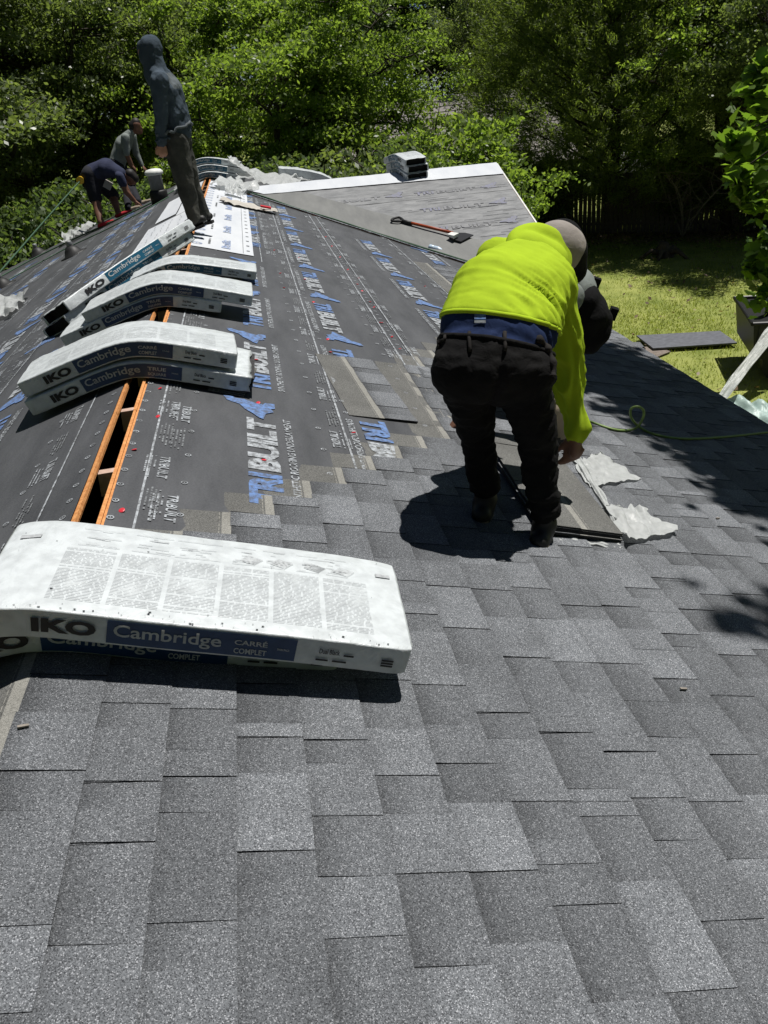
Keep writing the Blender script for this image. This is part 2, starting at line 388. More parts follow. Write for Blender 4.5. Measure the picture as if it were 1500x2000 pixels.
# the wing roof that meets the right slope in a valley
YW = 13.5
wA = at_y(490, 369, YW); wB = at_y(968, 321, YW); wV = on_right(890, 510)
wn_ = np.cross(wB - wA, wV - wA); wn_ = wn_ / wn_[2]; wd = wn_ @ wA
wnu = wn_ / np.linalg.norm(wn_)
def WZ(x, y): return wd - wn_[0] * x - wn_[1] * y
def W(x, y, o=0.0):
    return tuple(np.array([x, y, WZ(x, y)]) + wnu * o)
def on_wing(px, py, o=0.0): return hit(px, py, wn_, wd + o)
def valley_y(x): return (wd - (wn_[0] - TA) * x) / wn_[1]
wxe = lambda y: 4.72 - (YW - y) * .10                     # rake edge of the wing
ye = (wd + 1.08 - wn_[0] * 4.2) / wn_[1]                   # wing eave
x_top = next(x / 100 for x in range(0, 200) if valley_y(x / 100) < YW)
x_bot = next(x / 100 for x in range(200, 600) if valley_y(x / 100) < ye)
corner = [(x_top, YW), (x_bot, ye), (wxe(ye), ye), (wxe(YW), YW)]
m = MB(); m.hull([W(x, y, -.02) for x, y in corner], [W(x, y, .006) for x, y in corner]); wing_slope = m.build('wing_roof_slope', MAT['osb'], house)
# far side of the wing
def W2(x, y, o=0.0):
    z = WZ(x, YW) - (y - YW) * .2; return (x, y, z + o)
cb = [(x_top, YW), (wxe(YW), YW), (wxe(YW) - .2, YW + 3.5), (3.4, YW + 3.5)]
m = MB(); m.hull([W2(x, y, -.03) for x, y in cb], [W2(x, y, -.004) for x, y in cb]); m.build('wing_roof_slope', MAT['underlay_grey'], house)
m = MB(); m.hull([(x_bot - .1, ye + .4, GZ), (wxe(ye) - .3, ye + .4, GZ), (wxe(YW) - .3, YW + 3, GZ), (x_bot - .1, YW + 3, GZ)],
                 [(x_bot - .1, ye + .4, -1.5), (wxe(ye) - .3, ye + .4, -1.5), (wxe(YW) - .3, YW + 3, -1.5), (x_bot - .1, YW + 3, -1.5)]); m.build('wall', MAT['siding'], house)
m = MB(); p = [(wxe(ye), ye), (wxe(YW), YW)]
e0, e1 = W(*p[0], -.14), W(*p[1], -.14); t0, t1 = W(*p[0], .014), W(*p[1], .014)
m.hull([e0, (e0[0] + .022, e0[1], e0[2]), (e1[0] + .022, e1[1], e1[2]), e1], [t0, (t0[0] + .022, t0[1], t0[2]), (t1[0] + .022, t1[1], t1[2]), t1]); m.build('rake_board', MAT['white_paint'], wing_slope)
m = MB(); m.hull([W(x, y, -.6) for x, y in [(wxe(ye) - .3, ye), (wxe(ye) - .28, ye), (wxe(YW) - .28, YW), (wxe(YW) - .3, YW)]], [W(x, y, -.03) for x, y in [(wxe(ye) - .3, ye), (wxe(ye) - .28, ye), (wxe(YW) - .28, YW), (wxe(YW) - .3, YW)]]); m.build('gable_wall', MAT['siding'], house)

# ------------------------------------------------------------------ underlayment sheets
def sheet(F, S0, S1, y0, y1, o, mat, parent, ns=14, ny=60, amp=.0019, edge=.004, name='underlayment_sheet', seed=0.0):
    v = []; f = []
    for i in range(ns + 1):
        for j in range(ny + 1):
            s = S0 + (S1 - S0) * i / ns; y = y0 + (y1 - y0) * j / ny
            if i in (0, ns): s += edge * noise.noise(Vector((y * 2.1 + seed, i, 0)))
            if j in (0, ny): y += edge * 3 * noise.noise(Vector((s * 3.1 + seed, j, 4)))
            h = amp * (1 + noise.noise(Vector((s * 5 + seed, y * 1.3, seed))) + .6 * noise.noise(Vector((s * 2, y * 6, seed + 3))))
            v.append(F(s, y, o + h))
    for i in range(ns):
        for j in range(ny):
            a = i * (ny + 1) + j; q = (a, a + ny + 1, a + ny + 2, a + 1); f.append(q if F is not LS else q[::-1])
    return mk(name, v, f, mat, parent, smooth=True)
ub = MAT['underlay_black']
sheet(RS, SLOT + .018, 1.03, 1.0, Y1 - 3.4, .003, ub, right_slope, seed=1, ny=90)
sheet(RS, 1.00, 1.56, 1.0, 12.9, .0015, ub, right_slope, seed=2, ny=90)
sheet(RS, 1.55, 2.55, 1.0, 12.0, .0005, ub, right_slope, seed=3, ny=90)
sheet(RS, 2.54, S_EAVE - .02, 1.0, 10.8, 0, ub, right_slope, seed=4, ny=60)
sheet(RS, SLOT + .018, 3.0, Y1 - 3.5, Y1, .001, ub, right_slope, seed=5)
for i, (a, b) in enumerate(((SLOT + .018, .98), (.95, 1.95), (1.92, 2.92), (2.89, 3.9), (3.87, 4.9), (4.87, 6.0), (5.97, 7.1), (7.07, S_LEFT))):
    sheet(LS, a, b, .5, Y1, .0028 - .0003 * i, ub, left_slope, seed=10 + i, ny=70)
uw = MAT['underlay_white']
sheet(RS, SLOT + .02, .634, 7.62, 14.2, .0105, uw, right_slope, seed=21, ny=40, amp=.003)
sheet(LS, SLOT + .02, .68, 7.1, 10.6, .0105, uw, left_slope, seed=22, ny=40, amp=.004)
sheet(LS, SLOT + .02, .30, 10.65, 14.4, .0105, uw, left_slope, seed=23, ny=20, amp=.004)
sheet(LS, .32, .62, 10.9, 13.4, .0100, uw, left_slope, seed=24, ny=20, amp=.004)
def wsheet(poly, o, mat, name='underlayment_sheet', nu=14, nv=14, amp=.003, seed=0.0, lift=None):
    P = [np.array(p, float) for p in poly]; v = []; f = []
    for i in range(nu + 1):
        for j in range(nv + 1):
            a, b = i / nu, j / nv
            p = (P[0] * (1 - a) + P[1] * a) * (1 - b) + (P[3] * (1 - a) + P[2] * a) * b
            h = amp * (1 + noise.noise(Vector((p[0] * 2 + seed, p[1] * 3, seed))) + .5 * noise.noise(Vector((p[0] * 7, p[1] * 9, seed))))
            v.append(W(p[0], p[1], o + h))
    for i in range(nu):
        for j in range(nv):
            a = i * (nv + 1) + j; f.append((a, a + nv + 1, a + nv + 2, a + 1))
    o_ = mk(name, v, f, mat, wing_slope, smooth=True)
    # keep faces up
    if o_.data.polygons[0].normal.z < 0: o_.data.flip_normals()
    return o_
# grey courses of underlayment on the wing
yb = [YW - .02, YW - 1.25, YW - 2.3, YW - 3.3, ye]
for i in range(4):
    ya, yb_ = yb[i], yb[i + 1] - .05
    xa = max(x_top, next(x / 100 for x in range(0, 600) if valley_y(x / 100) < ya)); xb = next(x / 100 for x in range(0, 600) if valley_y(x / 100) < yb_)
    wsheet([(xa, ya), (wxe(ya) - .01, ya), (wxe(yb_) - .01, yb_), (xb, yb_)], .008 + .002 * (4 - i), MAT['underlay_grey'], seed=30 + i, amp=.004, nu=40, nv=20)
# dull membrane along the valley
vx = lambda y: next(x / 200 for x in range(0, 1200) if valley_y(x / 200) < y)
wsheet([(vx(YW - .35) + .02, YW - .35), (vx(YW - .35) + .62, YW - .3), (vx(ye) + .85, ye + .05), (vx(ye) + .03, ye + .05)], .024, MAT['underlay_dull'], 'valley_membrane', 8, 40, .004, 40)
# white cap sheet along the wing ridge
wsheet([(x_top + .05, YW - .01), (wxe(YW) - .004, YW - .01), (wxe(YW - .55) - .004, YW - .60), (vx(YW - .42) + .12, YW - .42)], .030, uw, 'cap_sheet', 40, 6, .006, 41)
m = MB()

# ------------------------------------------------------------------ print on the underlayment
_tc = {}
def glyphs(txt, w, h, shear=0.0, bold=0.0):
    key = (txt, shear, bold)
    if key not in _tc:
        c = bpy.data.curves.new('t', 'FONT'); c.body = txt; c.size = 1.0; c.shear = shear; c.offset = bold; c.resolution_u = 3; c.fill_mode = 'FRONT'
        o = bpy.data.objects.new('t', c); COL.objects.link(o); bpy.context.view_layer.update()
        me = o.evaluated_get(bpy.context.evaluated_depsgraph_get()).to_mesh()
        v = np.array([p.co[:2] for p in me.vertices]); f = [tuple(p.vertices) for p in me.polygons]
        bpy.data.objects.remove(o); bpy.data.curves.remove(c)
        v = v - v.min(0); v = v / v.max(0); _tc[key] = (v, f)
    v, f = _tc[key]
    return v * np.array([w, h]), f
BEAR = [(.24, .240), (.25, .208), (.225, .180), (.222, .14), (.19, .09), (.175, .055), (.205, .045), (.205, .0), (.14, .0), (.13, .02), (.09, .008), (.06, .045), (.02, .052), (-.015, .058), (.0, .08), (.045, .105), (.09, .14), (.15, .165), (.17, .20), (.19, .225)]
def stamp(mb, F, verts, faces, s0, y0, flip, o, m=0):
    """verts (u along the reading direction, v up); flip False reads away from the camera"""
    out = []
    for u, v in verts:
        out.append(F(s0 - v, y0 + u, o) if not flip else F(s0 + v, y0 - u, o))
    if F is LS: faces = [tuple(reversed(q)) for q in faces]
    mb.add(out, faces, m)
def words(mb, F, s0, y0, length, h, flip, o, m=0, dens=.8):
    u = 0
    while u < length:
        w = random.uniform(.6, 3.0) * h
        if random.random() < dens: stamp(mb, F, [(u, 0), (u + w, 0), (u + w, h), (u, h)], [(0, 1, 2, 3)], s0, y0, flip, o, m)
        u += w + h * .5
def bar(mb, F, s0, s1, y0, y1, o, m=0):
    q = [F(s0, y0, o), F(s1, y0, o), F(s1, y1, o), F(s0, y1, o)]; mb.add(q, [(0, 1, 2, 3)] if F is not LS else [(3, 2, 1, 0)], m)
def ringmark(mb, F, s, y, r, o, m=0):
    n = 12; v = []
    for k in range(n):
        a = 2 * math.pi * k / n
        v += [F(s + r * math.cos(a), y + r * math.sin(a), o), F(s + r * .68 * math.cos(a), y + r * .68 * math.sin(a), o)]
    mb.add(v, [(2 * k, 2 * ((k + 1) % n), 2 * ((k + 1) % n) + 1, 2 * k + 1) for k in range(n)], m)
    bar(mb, F, s - r * .12, s + r * .12, y - r * .35, y + r * .35, o, m)
PM = [MAT['print_white'], MAT['print_grey'], MAT['print_blue'], MAT['print_blue_pale']]
O = .0085
def big_row(F, s0, ys, flip, parent, ymax, hgt=.13, subtitle=True, o=O, sub_side=1, wmul=1.0):
    m = MB(); d = -1 if flip else 1
    vT, fT = glyphs('TRI', .27 * wmul, hgt, .10, .055); vB, fB = glyphs('BUILT', .575 * wmul, hgt, .10, .055)
    vS, fS = glyphs('SYNTHETIC ROOFING UNDERLAYMENT', .86 * wmul, .034, .15, .02)
    for y in ys:
        if y > ymax: continue
        stamp(m, F, vT, fT, s0, y, flip, o, 2)
        stamp(m, F, vB, fB, s0, y + d * .285 * wmul, flip, o, 0)
        bar_v = [(.0 + .01, hgt * .46), (.25 * wmul, hgt * .46), (.27 * wmul, hgt * .56), (.01, hgt * .56)]
        bear = [(u, v_ * 1.0) for u, v_ in BEAR]
        stamp(m, F, bear, [tuple(range(len(bear)))[::-1]], s0 + (.005 if not flip else -.005), y + d * .87 * wmul, flip, o + .0005, 2)
        if subtitle: stamp(m, F, vS, fS, s0 + sub_side * (.068 if not flip else -.068), y + d * .02, flip, o, 0)
    tag(m.build('printed_lettering', PM, parent), kind='stuff')
def small_col(F, s0, ya, yb, flip, parent, o=O, per=.62, line=None, lw=.008):
    m = MB(); d = -1 if flip else 1
    v, f = glyphs('TRIBUILT', .20, .038, .15, .025)
    y = ya
    while y < yb:
        yy = y + (.2 if flip else 0)
        stamp(m, F, v, f, s0, yy, flip, o, 0)
        for k in range(3): words(m, F, s0 + d * (.018 + .016 * k), y + .2 if flip else y, random.uniform(.12, .2), .0065, flip, o, 0)
        for k in range(4): words(m, F, s0 + d * (-.02 + .014 * k), yy + d * (.27 + .02 * (k % 2)), random.uniform(.14, .24), .0065, flip, o, 1)
        y += per
    if line is not None: bar(m, F, line, line + lw, ya - .5, yb, o, 0)
    tag(m.build('printed_lettering', PM, parent), kind='stuff')
def marks(F, cols, ya, yb, parent, o=O):
    m = MB()
    for s, ph, step in cols:
        y = ya + ph
        while y < yb: ringmark(m, F, s, y, .0125, o, 0); y += step
    tag(m.build('printed_nail_marks', PM, parent), kind='stuff')
per = 1.26
rows_y = [2.50 + per * k for k in range(5)]
big_row(RS, .645, rows_y, False, right_slope, 7.4)
big_row(RS, .72, [8.2 + per * k for k in range(5)], False, right_slope, 12.6, .11)
big_row(RS, 1.055, [3.52 + per * k for k in range(8)], True, right_slope, 12.5, .13, sub_side=1)
big_row(RS, 2.02, [5.2 + per * k for k in range(6)], True, right_slope, 10.9, .14)
big_row(RS, 2.95, [5.5 + per * k for k in range(5)], False, right_slope, 9.6, .14)
small_col(RS, .185, 2.0, 7.2, True, right_slope, line=.145)
small_col(RS, .235, 2.3, 7.2, True, right_slope, per=.9)
small_col(RS, .925, 3.12, 12.6, False, right_slope, line=.955, lw=.010)
small_col(RS, .80, 7.9, 12.6, False, right_slope, line=.70, lw=.008)
small_col(RS, 1.47, 4.75, 12.0, False, right_slope, line=1.505, lw=.009)
small_col(RS, 1.63, 4.9, 11.8, True, right_slope, line=1.60, lw=.009)
small_col(RS, 2.45, 5.8, 10.8, False, right_slope, line=2.48, lw=.010)
marks(RS, ((.072, 0, .123), (.285, .06, .25), (.84, .03, .25), (1.00, .1, .17), (1.40, .0, .25), (1.55, .05, .12), (2.3, 0, .25), (2.6, .1, .25)), 2.3, 10.5, right_slope)
# left slope
big_row(LS, .80, [1.7 + per * k for k in range(4)], True, left_slope, 7.4, .15)
big_row(LS, 1.62, [2.4 + per * k for k in range(11)], False, left_slope, 15.5, .15)
big_row(LS, 2.55, [3.4 + per * k for k in range(9)], True, left_slope, 14.6, .15)
big_row(LS, 3.6, [6.4 + per * k for k in range(7)], False, left_slope, 14.6, .15)
big_row(LS, .95, [7.0 + per * k for k in range(7)], True, left_slope, 15.2, .13, o=.0075)
small_col(LS, .30, 1.6, 6.0, False, left_slope, line=.205)
small_col(LS, 1.12, 3.0, 15.0, True, left_slope, line=1.08)
small_col(LS, 1.30, 3.0, 15.0, False, left_slope, line=1.36)
small_col(LS, 2.05, 3.6, 15.0, True, left_slope, line=2.00)
small_col(LS, 2.98, 4.6, 15.0, True, left_slope, line=2.94)
small_col(LS, 4.2, 7.0, 15.0, False, left_slope, line=4.25)
small_col(LS, 5.1, 9.0, 15.0, False, left_slope, line=5.15)
marks(LS, ((.095, 0, .123), (.36, .06, .25), (1.2, .03, .12), (2.1, .1, .25), (1.75, .0, .25)), 2.0, 9, left_slope)
# rows of blue letters on the white sheets
m = MB()
v, f = glyphs('Built', .50, .085, 0, .03)
for r, (s0, yy) in enumerate(((.42, 7.75), (.42, 8.75), (.42, 9.75), (.42, 10.75), (.42, 11.75), (.42, 12.8))):
    stamp(m, RS, v, f, s0, yy, False, .0185, 3)
    words(m, RS, s0 - .19, yy + .1, .35, .022, False, .0185, 1)
for y in np.arange(7.8, 13.6, .30): ringmark(m, RS, .105, y, .055, .0185, 3); bar(m, RS, .57, .60, y, y + .03, .0185, 1)
bar(m, RS, .535, .540, 7.66, 14.1, .0185, 1)
for y in np.arange(7.2, 10.4, .22):
    for s in (.20, .32, .44, .56): words(m, LS, s + random.uniform(-.02, .02), y, .15, .008, False, .0195, 1, .6)
    ringmark(m, LS, .63, y, .012, .0195, 1)
tag(m.build('printed_lettering', PM, right_slope), kind='stuff')
# faded violet print across the wing
m = MB()
v, f = glyphs('TRIBUILT', .95, .13, .1, .03); vt, ft = glyphs('TRI', .3, .13, .1, .03); vb, fb = glyphs('BUILT', .62, .13, .1, .03)
for yy in (12.35, 11.65, 10.9, 10.15):
    x = wxe(yy) - .55
    while x > vx(yy) + 1.0:
        for V_, F_, mi, off in ((vt, ft, 2, 0), (vb, fb, 1, .34)):
            m.add([W(x - .95 + off + u, yy + w_, .0265) for u, w_ in V_], F_, mi)
        m.add([W(x + .08 + u * 1.2, yy + w_, .027) for u, w_ in BEAR], [tuple(range(len(BEAR)))[::-1]], 2)
        x -= 1.42 + random.uniform(-.06, .06)
for k in range(46):
    yy = random.uniform(ye + .4, 12.7); x0_ = vx(yy) + .95
    if wxe(yy) - .3 > x0_:
        xx = random.uniform(x0_, wxe(yy) - .3); L = random.uniform(.15, .5)
        m.add([W(xx, yy, .0265), W(min(xx + L, wxe(yy) - .05), yy, .0265), W(min(xx + L, wxe(yy) - .05), yy + .012, .0265), W(xx, yy + .012, .0265)], [(0, 1, 2, 3)], 1)
m.build('printed_lettering', [MAT['print_faint'], MAT['print_faint'], MAT['print_faint_violet'], MAT['print_faint_violet']], wing_slope)['kind'] = 'stuff'
# red plastic caps of the nails
cap = MB(); cap.lathe((0, 0, 0), [(.0125, 0), (.0125, .0025), (.009, .004), (.003, .0045)], 12)
capo = cap.build('cap_nail', MAT['red_cap']); capme = capo.data; bpy.data.objects.remove(capo)
def cap_at(F, s, y, par, o=.0075):
    ob = bpy.data.objects.new('cap_nail', capme); COL.objects.link(ob)
    ob.location = F(s, y, o); ob.rotation_euler = (0, (A if F is RS else -A), random.random() * 6); ob.scale = (.85,) * 3; ob.parent = par
    ob.matrix_parent_inverse = Matrix.Identity(4)
    return ob
caps = [(238, 1001), (262, 882), (308, 817), (312, 762), (515, 902), (504, 790), (500, 705), (690, 848), (645, 690), (612, 592), (595, 547), (707, 570), (730, 602), (765, 660), (640, 665), (583, 505), (742, 632), (700, 545)]
for px, py in caps:
    q = on_right(px, py); cap_at(RS, q[0] / CA, q[1], right_slope)
for i in range(9): cap_at(RS, 1.55 + random.uniform(-.01, .01), 5 + i * .7, right_slope)
for i in range(6): cap_at(RS, random.choice((.3, .85, 2.3)), 5.2 + i * .6, right_slope)

# ------------------------------------------------------------------ laid shingles
EXP, HL = .149, .2
SH_M = [MAT['granules'], MAT['headlap'], MAT['nail_band'], MAT['shingle_edge']]
def shingle(b, ya, yb, parent, skew=0.0, lift=0.0, top=None, name='shingle', full=True, F=RS, warp=0.0):
    """one laminated shingle: butt edge at slope distance b, between ya and yb"""
    W_ = EXP + HL; v = []; f = []; mi = []; tone = []
    yc = (ya + yb) / 2; ph = random.random() * 9
    def P(d, y, o):
        wob = .0006 * noise.noise(Vector((y * 30 + ph, d * 20, b)))
        S = b - d
        if S < 0: return LS(-S, y, lift + .004 + .0085 * (1 - d / W_) + o)
        return F(S + skew * (y - yc), y, lift + .002 + .0085 * (1 - d / W_) + o + wob * 2 + warp * noise.noise(Vector((y * 4 + ph, d * 3, b))))
    def quad(p, mm, t):
        k = len(v); v.extend(p); f.append((k, k + 1, k + 2, k + 3)); mi.append(mm)
        tone.extend(t if hasattr(t, '__len__') else [t] * 4)
    base_t = random.uniform(.78, .96)
    n = max(2, int((yb - ya) / .09)); ys = [ya + (yb - ya) * i / n for i in range(n + 1)]
    for i in range(n):
        y, y2 = ys[i], ys[i + 1]
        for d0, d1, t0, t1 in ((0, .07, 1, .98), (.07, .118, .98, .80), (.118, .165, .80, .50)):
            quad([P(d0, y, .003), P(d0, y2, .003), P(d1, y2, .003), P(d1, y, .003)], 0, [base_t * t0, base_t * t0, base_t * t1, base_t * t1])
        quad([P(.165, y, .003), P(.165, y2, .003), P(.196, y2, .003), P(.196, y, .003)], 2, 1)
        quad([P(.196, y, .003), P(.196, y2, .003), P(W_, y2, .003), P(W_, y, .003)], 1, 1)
        quad([P(0, y, -.0035), P(0, y2, -.0035), P(0, y2, .003), P(0, y, .003)], 3, 1)
    for y, s in ((ya, 1), (yb, -1)):
        q = [P(0, y, -.0035), P(0, y, .003), P(W_, y, .003), P(W_, y, -.003)]
        quad(q if s > 0 else q[::-1], 3, 1)
    y = ya - random.uniform(-.02, .16)
    while y < yb - .02:
        L = random.uniform(.11, .26); a, c = max(y, ya), min(y + L, yb)
        if c - a > .025:
            t = random.choice((random.uniform(.80, .95), random.uniform(.95, 1.1), random.uniform(1.08, 1.26))); th = .0054; sl = random.uniform(-.006, .006); dt = .168
            k = max(1, int((c - a) / .06)); yy = [a + (c - a) * i / k for i in range(k + 1)]
            for i in range(k):
                p, q = yy[i], yy[i + 1]
                e0 = .0012 * noise.noise(Vector((p * 40, b * 7, ph))); e1 = .0012 * noise.noise(Vector((q * 40, b * 7, ph)))
                quad([P(e0, p, th), P(e1, q, th), P(.118, q, th), P(.118, p, th)], 0, t)
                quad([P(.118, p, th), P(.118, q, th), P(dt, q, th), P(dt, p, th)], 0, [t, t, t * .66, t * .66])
                quad([P(e0, p, .001), P(e1, q, .001), P(e1, q, th), P(e0, p, th)], 3, 1)
            quad([P(0, a, .001), P(0, a, th), P(dt, a + sl, th), P(dt, a + sl, .001)], 3, 1)
            quad([P(0, c, th), P(0, c, .001), P(dt, c + sl, .001), P(dt, c + sl, th)], 3, 1)
        y += L + random.uniform(.07, .19)
    # white dotted line above the band
    y = ya + .01
    while y < yb - .02:
        quad([P(.203, y, .0036), P(.203, min(y + .02, yb), .0036), P(.2065, min(y + .02, yb), .0036), P(.2065, y, .0036)], 2, 1); y += .027
    if F is LS: f = [q[::-1] for q in f]
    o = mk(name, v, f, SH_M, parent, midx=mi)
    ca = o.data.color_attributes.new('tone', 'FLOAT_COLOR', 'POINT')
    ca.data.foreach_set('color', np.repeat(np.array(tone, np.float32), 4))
    return o
NCOURSE = 26
for j in range(NCOURSE):
    b = .17 + EXP * j
    if b < 1.55: yend = 2.41 + (b - .617) * 1.094
    elif j == 10: yend = 4.62
    else: yend = 4.86 + (j - 11) * .22
    yend = min(yend, valley_y(b * CA) - .12 if b * CA > 1.5 else 99)
    if j > 17: yend = min(valley_y(b * CA) - .1, 9.2)
    # lay from the far end back towards the near rake
    off = (j * .163) % 1.0
    y2 = yend
    L = 1.036
    start = -.75 if j < 12 else (-.3 if j < 18 else .6)
    while y2 > start:
        y1 = max(y2 - L, start)
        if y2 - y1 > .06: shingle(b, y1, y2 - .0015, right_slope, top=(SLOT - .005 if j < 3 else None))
        y2 = y1
for y in np.arange(.6, 9.0, 1.036): shingle(S_EAVE + .01, y, min(y + 1.035, 9.0), right_slope, lift=-.004)
# strips laid loosely ahead of the finished area
shingle(1.325, 3.56, 4.58, right_slope, skew=-.075, lift=.004, warp=.002)
shingle(1.745, 3.56, 4.62, right_slope, skew=.0, lift=.002)
# ------------------------------------------------------------------ wrapped shingle bundles
def drape_pts(x0, x1, Y, phi=0.0, off=.012, bend=.2, r=.10, n=46, lift=0.0):
    out = []
    for i in range(n):
        X = x0 + (x1 - x0) * i / (n - 1)
        out.append(Vector((X, Y + math.tan(phi) * X, -bend * (math.sqrt(X * X + r * r) - r) + off + lift)))
    return out
def rr_section(w, h, rad=.014, k=5):
    P = []
    for cx, cy, a0 in ((w / 2 - rad, rad, -90), (w / 2 - rad, h - rad, 0), (-w / 2 + rad, h - rad, 90), (-w / 2 + rad, rad, 180)):
        for i in range(3):
            a = math.radians(a0 + 45 * i); P.append((cx + rad * math.cos(a), cy + rad * math.sin(a)))
    out = []
    for i in range(12):
        a, b = P[i], P[(i + 1) % 12]; L = math.hypot(b[0] - a[0], b[1] - a[1]); n = 7 if L > .15 else (3 if L > .03 else 1)
        for q in range(n): t = q / n; out.append((a[0] + (b[0] - a[0]) * t, a[1] + (b[1] - a[1]) * t))
    return out
WR = [MAT['wrap_white'], MAT['shingle_edge'], MAT['asphalt_back']]
def bundle(label, pts, wd, w=.37, h=.085, ends=('flat', 'flat'), seed=0.0, wr=.0035, side=('IKO', 'Cambridge', 'CARRÉ', 'COMPLET'), teal=False, top=1, group='wrapped bundles of roof shingles', torn=0.0, flip_side=False, detail=True, far_side=False, rad=.007):
    pts = [Vector(p) for p in pts]; n = len(pts); wd = Vector(wd).normalized()
    base = pts[n // 2].copy(); root = empty('shingle_bundle', base, 0, label, 'shingle bundle', group)
    T = [(pts[min(i + 1, n - 1)] - pts[max(i - 1, 0)]).normalized() for i in range(n)]
    N = [t.cross(wd).normalized() for t in T]
    D = [0.0]
    for i in range(1, n): D.append(D[-1] + (pts[i] - pts[i - 1]).length)
    L = D[-1]; sec = rr_section(w, h, rad); ns = len(sec)
    def pos(u, a, b):
        u = max(0.0, min(L, u)); k = 0
        while k < n - 2 and D[k + 1] < u: k += 1
        t = (u - D[k]) / (D[k + 1] - D[k]); p = pts[k].lerp(pts[k + 1], t); nn = N[k].lerp(N[k + 1], t).normalized()
        return p + wd * a + nn * b
    mb = MB(); v = []
    for i in range(n):
        e = min(i, n - 1 - i); sq = (.955, .985, .995)[e] if e < 3 else 1.0
        for a, b in sec:
            q = pos(D[i], a * sq, h / 2 + (b - h / 2) * sq)
            near_print = a < -w / 2 + .01
            amp = wr * (.35 if near_print else 1.0) * (2.0 if e < 4 else 1.0)
            d = Vector((0, 0, 0))
            cn = Vector((q.x * 13 + seed, q.y * 13, q.z * 13 + seed))
            k = noise.noise(cn) + .5 * noise.noise(cn * 2.7)
            outw = (wd * (a / (w / 2)) + N[i] * ((b - h / 2) / (h / 2))).normalized()
            v.append(q + outw * amp * k)
    f = [(i * ns + k, i * ns + (k + 1) % ns, (i + 1) * ns + (k + 1) % ns, (i + 1) * ns + k) for i in range(n - 1) for k in range(ns)]
    f = [q[::-1] for q in f]
    mb.add(v, f, 0)
    for end, i, s in ((ends[0], 0, -1), (ends[1], n - 1, 1)):
        ring = [v[i * ns + k] for k in range(ns)]; c = sum(ring, Vector()) / ns; t = T[i] * s
        if end == 'flat':
            r2 = [c + (p - c) * .90 + t * .006 for p in ring]
            q = ring + r2; fs = [(k, (k + 1) % ns, ns + (k + 1) % ns, ns + k) for k in range(ns)] + [tuple(range(ns, 2 * ns))]
            if s > 0: fs = [x[::-1] for x in fs]
            mb.add(q, fs, 0)
        else:
            lip = [p + t * (.02 + .014 * noise.noise(p * 40)) for p in ring]; r2 = [c + (p - c) * .90 + t * .012 for p in ring]; r3 = [c + (p - c) * .88 - t * .05 for p in ring]
            q = ring + lip + r2 + r3; fs = []
            for z in range(3): fs += [(z * ns + k, z * ns + (k + 1) % ns, (z + 1) * ns + (k + 1) % ns, (z + 1) * ns + k) for k in range(ns)]
            if s > 0: fs = [x[::-1] for x in fs]
            mb.add(q, fs[:2 * ns], 0); mb.add(q, fs[2 * ns:], 1); mb.add(r3, [tuple(range(ns))], 1)
            if end == 'layers':
                bot = pos(0 if i == 0 else L, 0, .006)
                for z in range(6):
                    lb = MB(); jit = random.uniform(-.012, .02); sd = random.uniform(-.006, .006)
                    cc = pos(0 if i == 0 else L, 0, .010 + z * (h - .02) / 6 + .004) + t * (jit + .0) - t * .06 + wd * sd
                    lb.box(cc, (.16, w * .88, .006), (t, wd, N[i])); lb.build('shingle_layer', MAT['asphalt_back'], root)
    body = mb.build('wrapper', WR, root, smooth=True)
    sgn = 1 if far_side else -1
    def S(u, b, o=.0028): return pos(u, sgn * (w / 2 + o), b)
    if side:
        pan = MB(); u0, u1 = .285 * L, .72 * L; k = 20
        vv = [S(u0 + (u1 - u0) * i / k, b) for i in range(k + 1) for b in (h * .10, h * .90)]
        pan.add(vv, [(2 * i, 2 * i + 2, 2 * i + 3, 2 * i + 1) for i in range(k)]); pan.build('label_panel', MAT['wrap_teal' if teal else 'wrap_blue'], root)
        def put(txt, ua, ub, b0, hh, mi, bold=.02, shear=0.0):
            g, fc = glyphs(txt, ub - ua, hh, shear, bold); tx.add([S(ua + (x if sgn < 0 else ub - ua - x), b0 + y, .0045) for x, y in g], fc, mi)
        tx = MB()
        put(side[0], .125 * L, .262 * L, h * .26, h * .50, 0, .05, .0)
        put(side[1], .30 * L, .545 * L, h * .24, h * .56, 1, .015)
        put(side[2], .575 * L, .652 * L, h * .52, h * .22, 1, .02); put(side[3], .575 * L, .652 * L, h * .20, h * .20, 1, .02)
        put('TWIN PACK', .675 * L, .705 * L, h * .45, h * .08, 1)
        put('Dual Black', .775 * L, .825 * L, h * .52, h * .19, 0, .02)
        if detail:
            for z, (ua, ub, b0) in enumerate(((.835, .86, .5), (.77, .80, .25), (.81, .845, .25), (.93, .96, .3), (.93, .96, .5), (.93, .96, .4))):
                q = [S(ua * L, h * b0, .0045), S(ub * L, h * b0, .0045), S(ub * L, h * (b0 + .07), .0045), S(ua * L, h * (b0 + .07), .0045)]; tx.add(q, [(0, 1, 2, 3)], 0)
        tag(tx.build('printed_lettering', [MAT['print_black'], MAT['film_white']], root), kind='stuff')
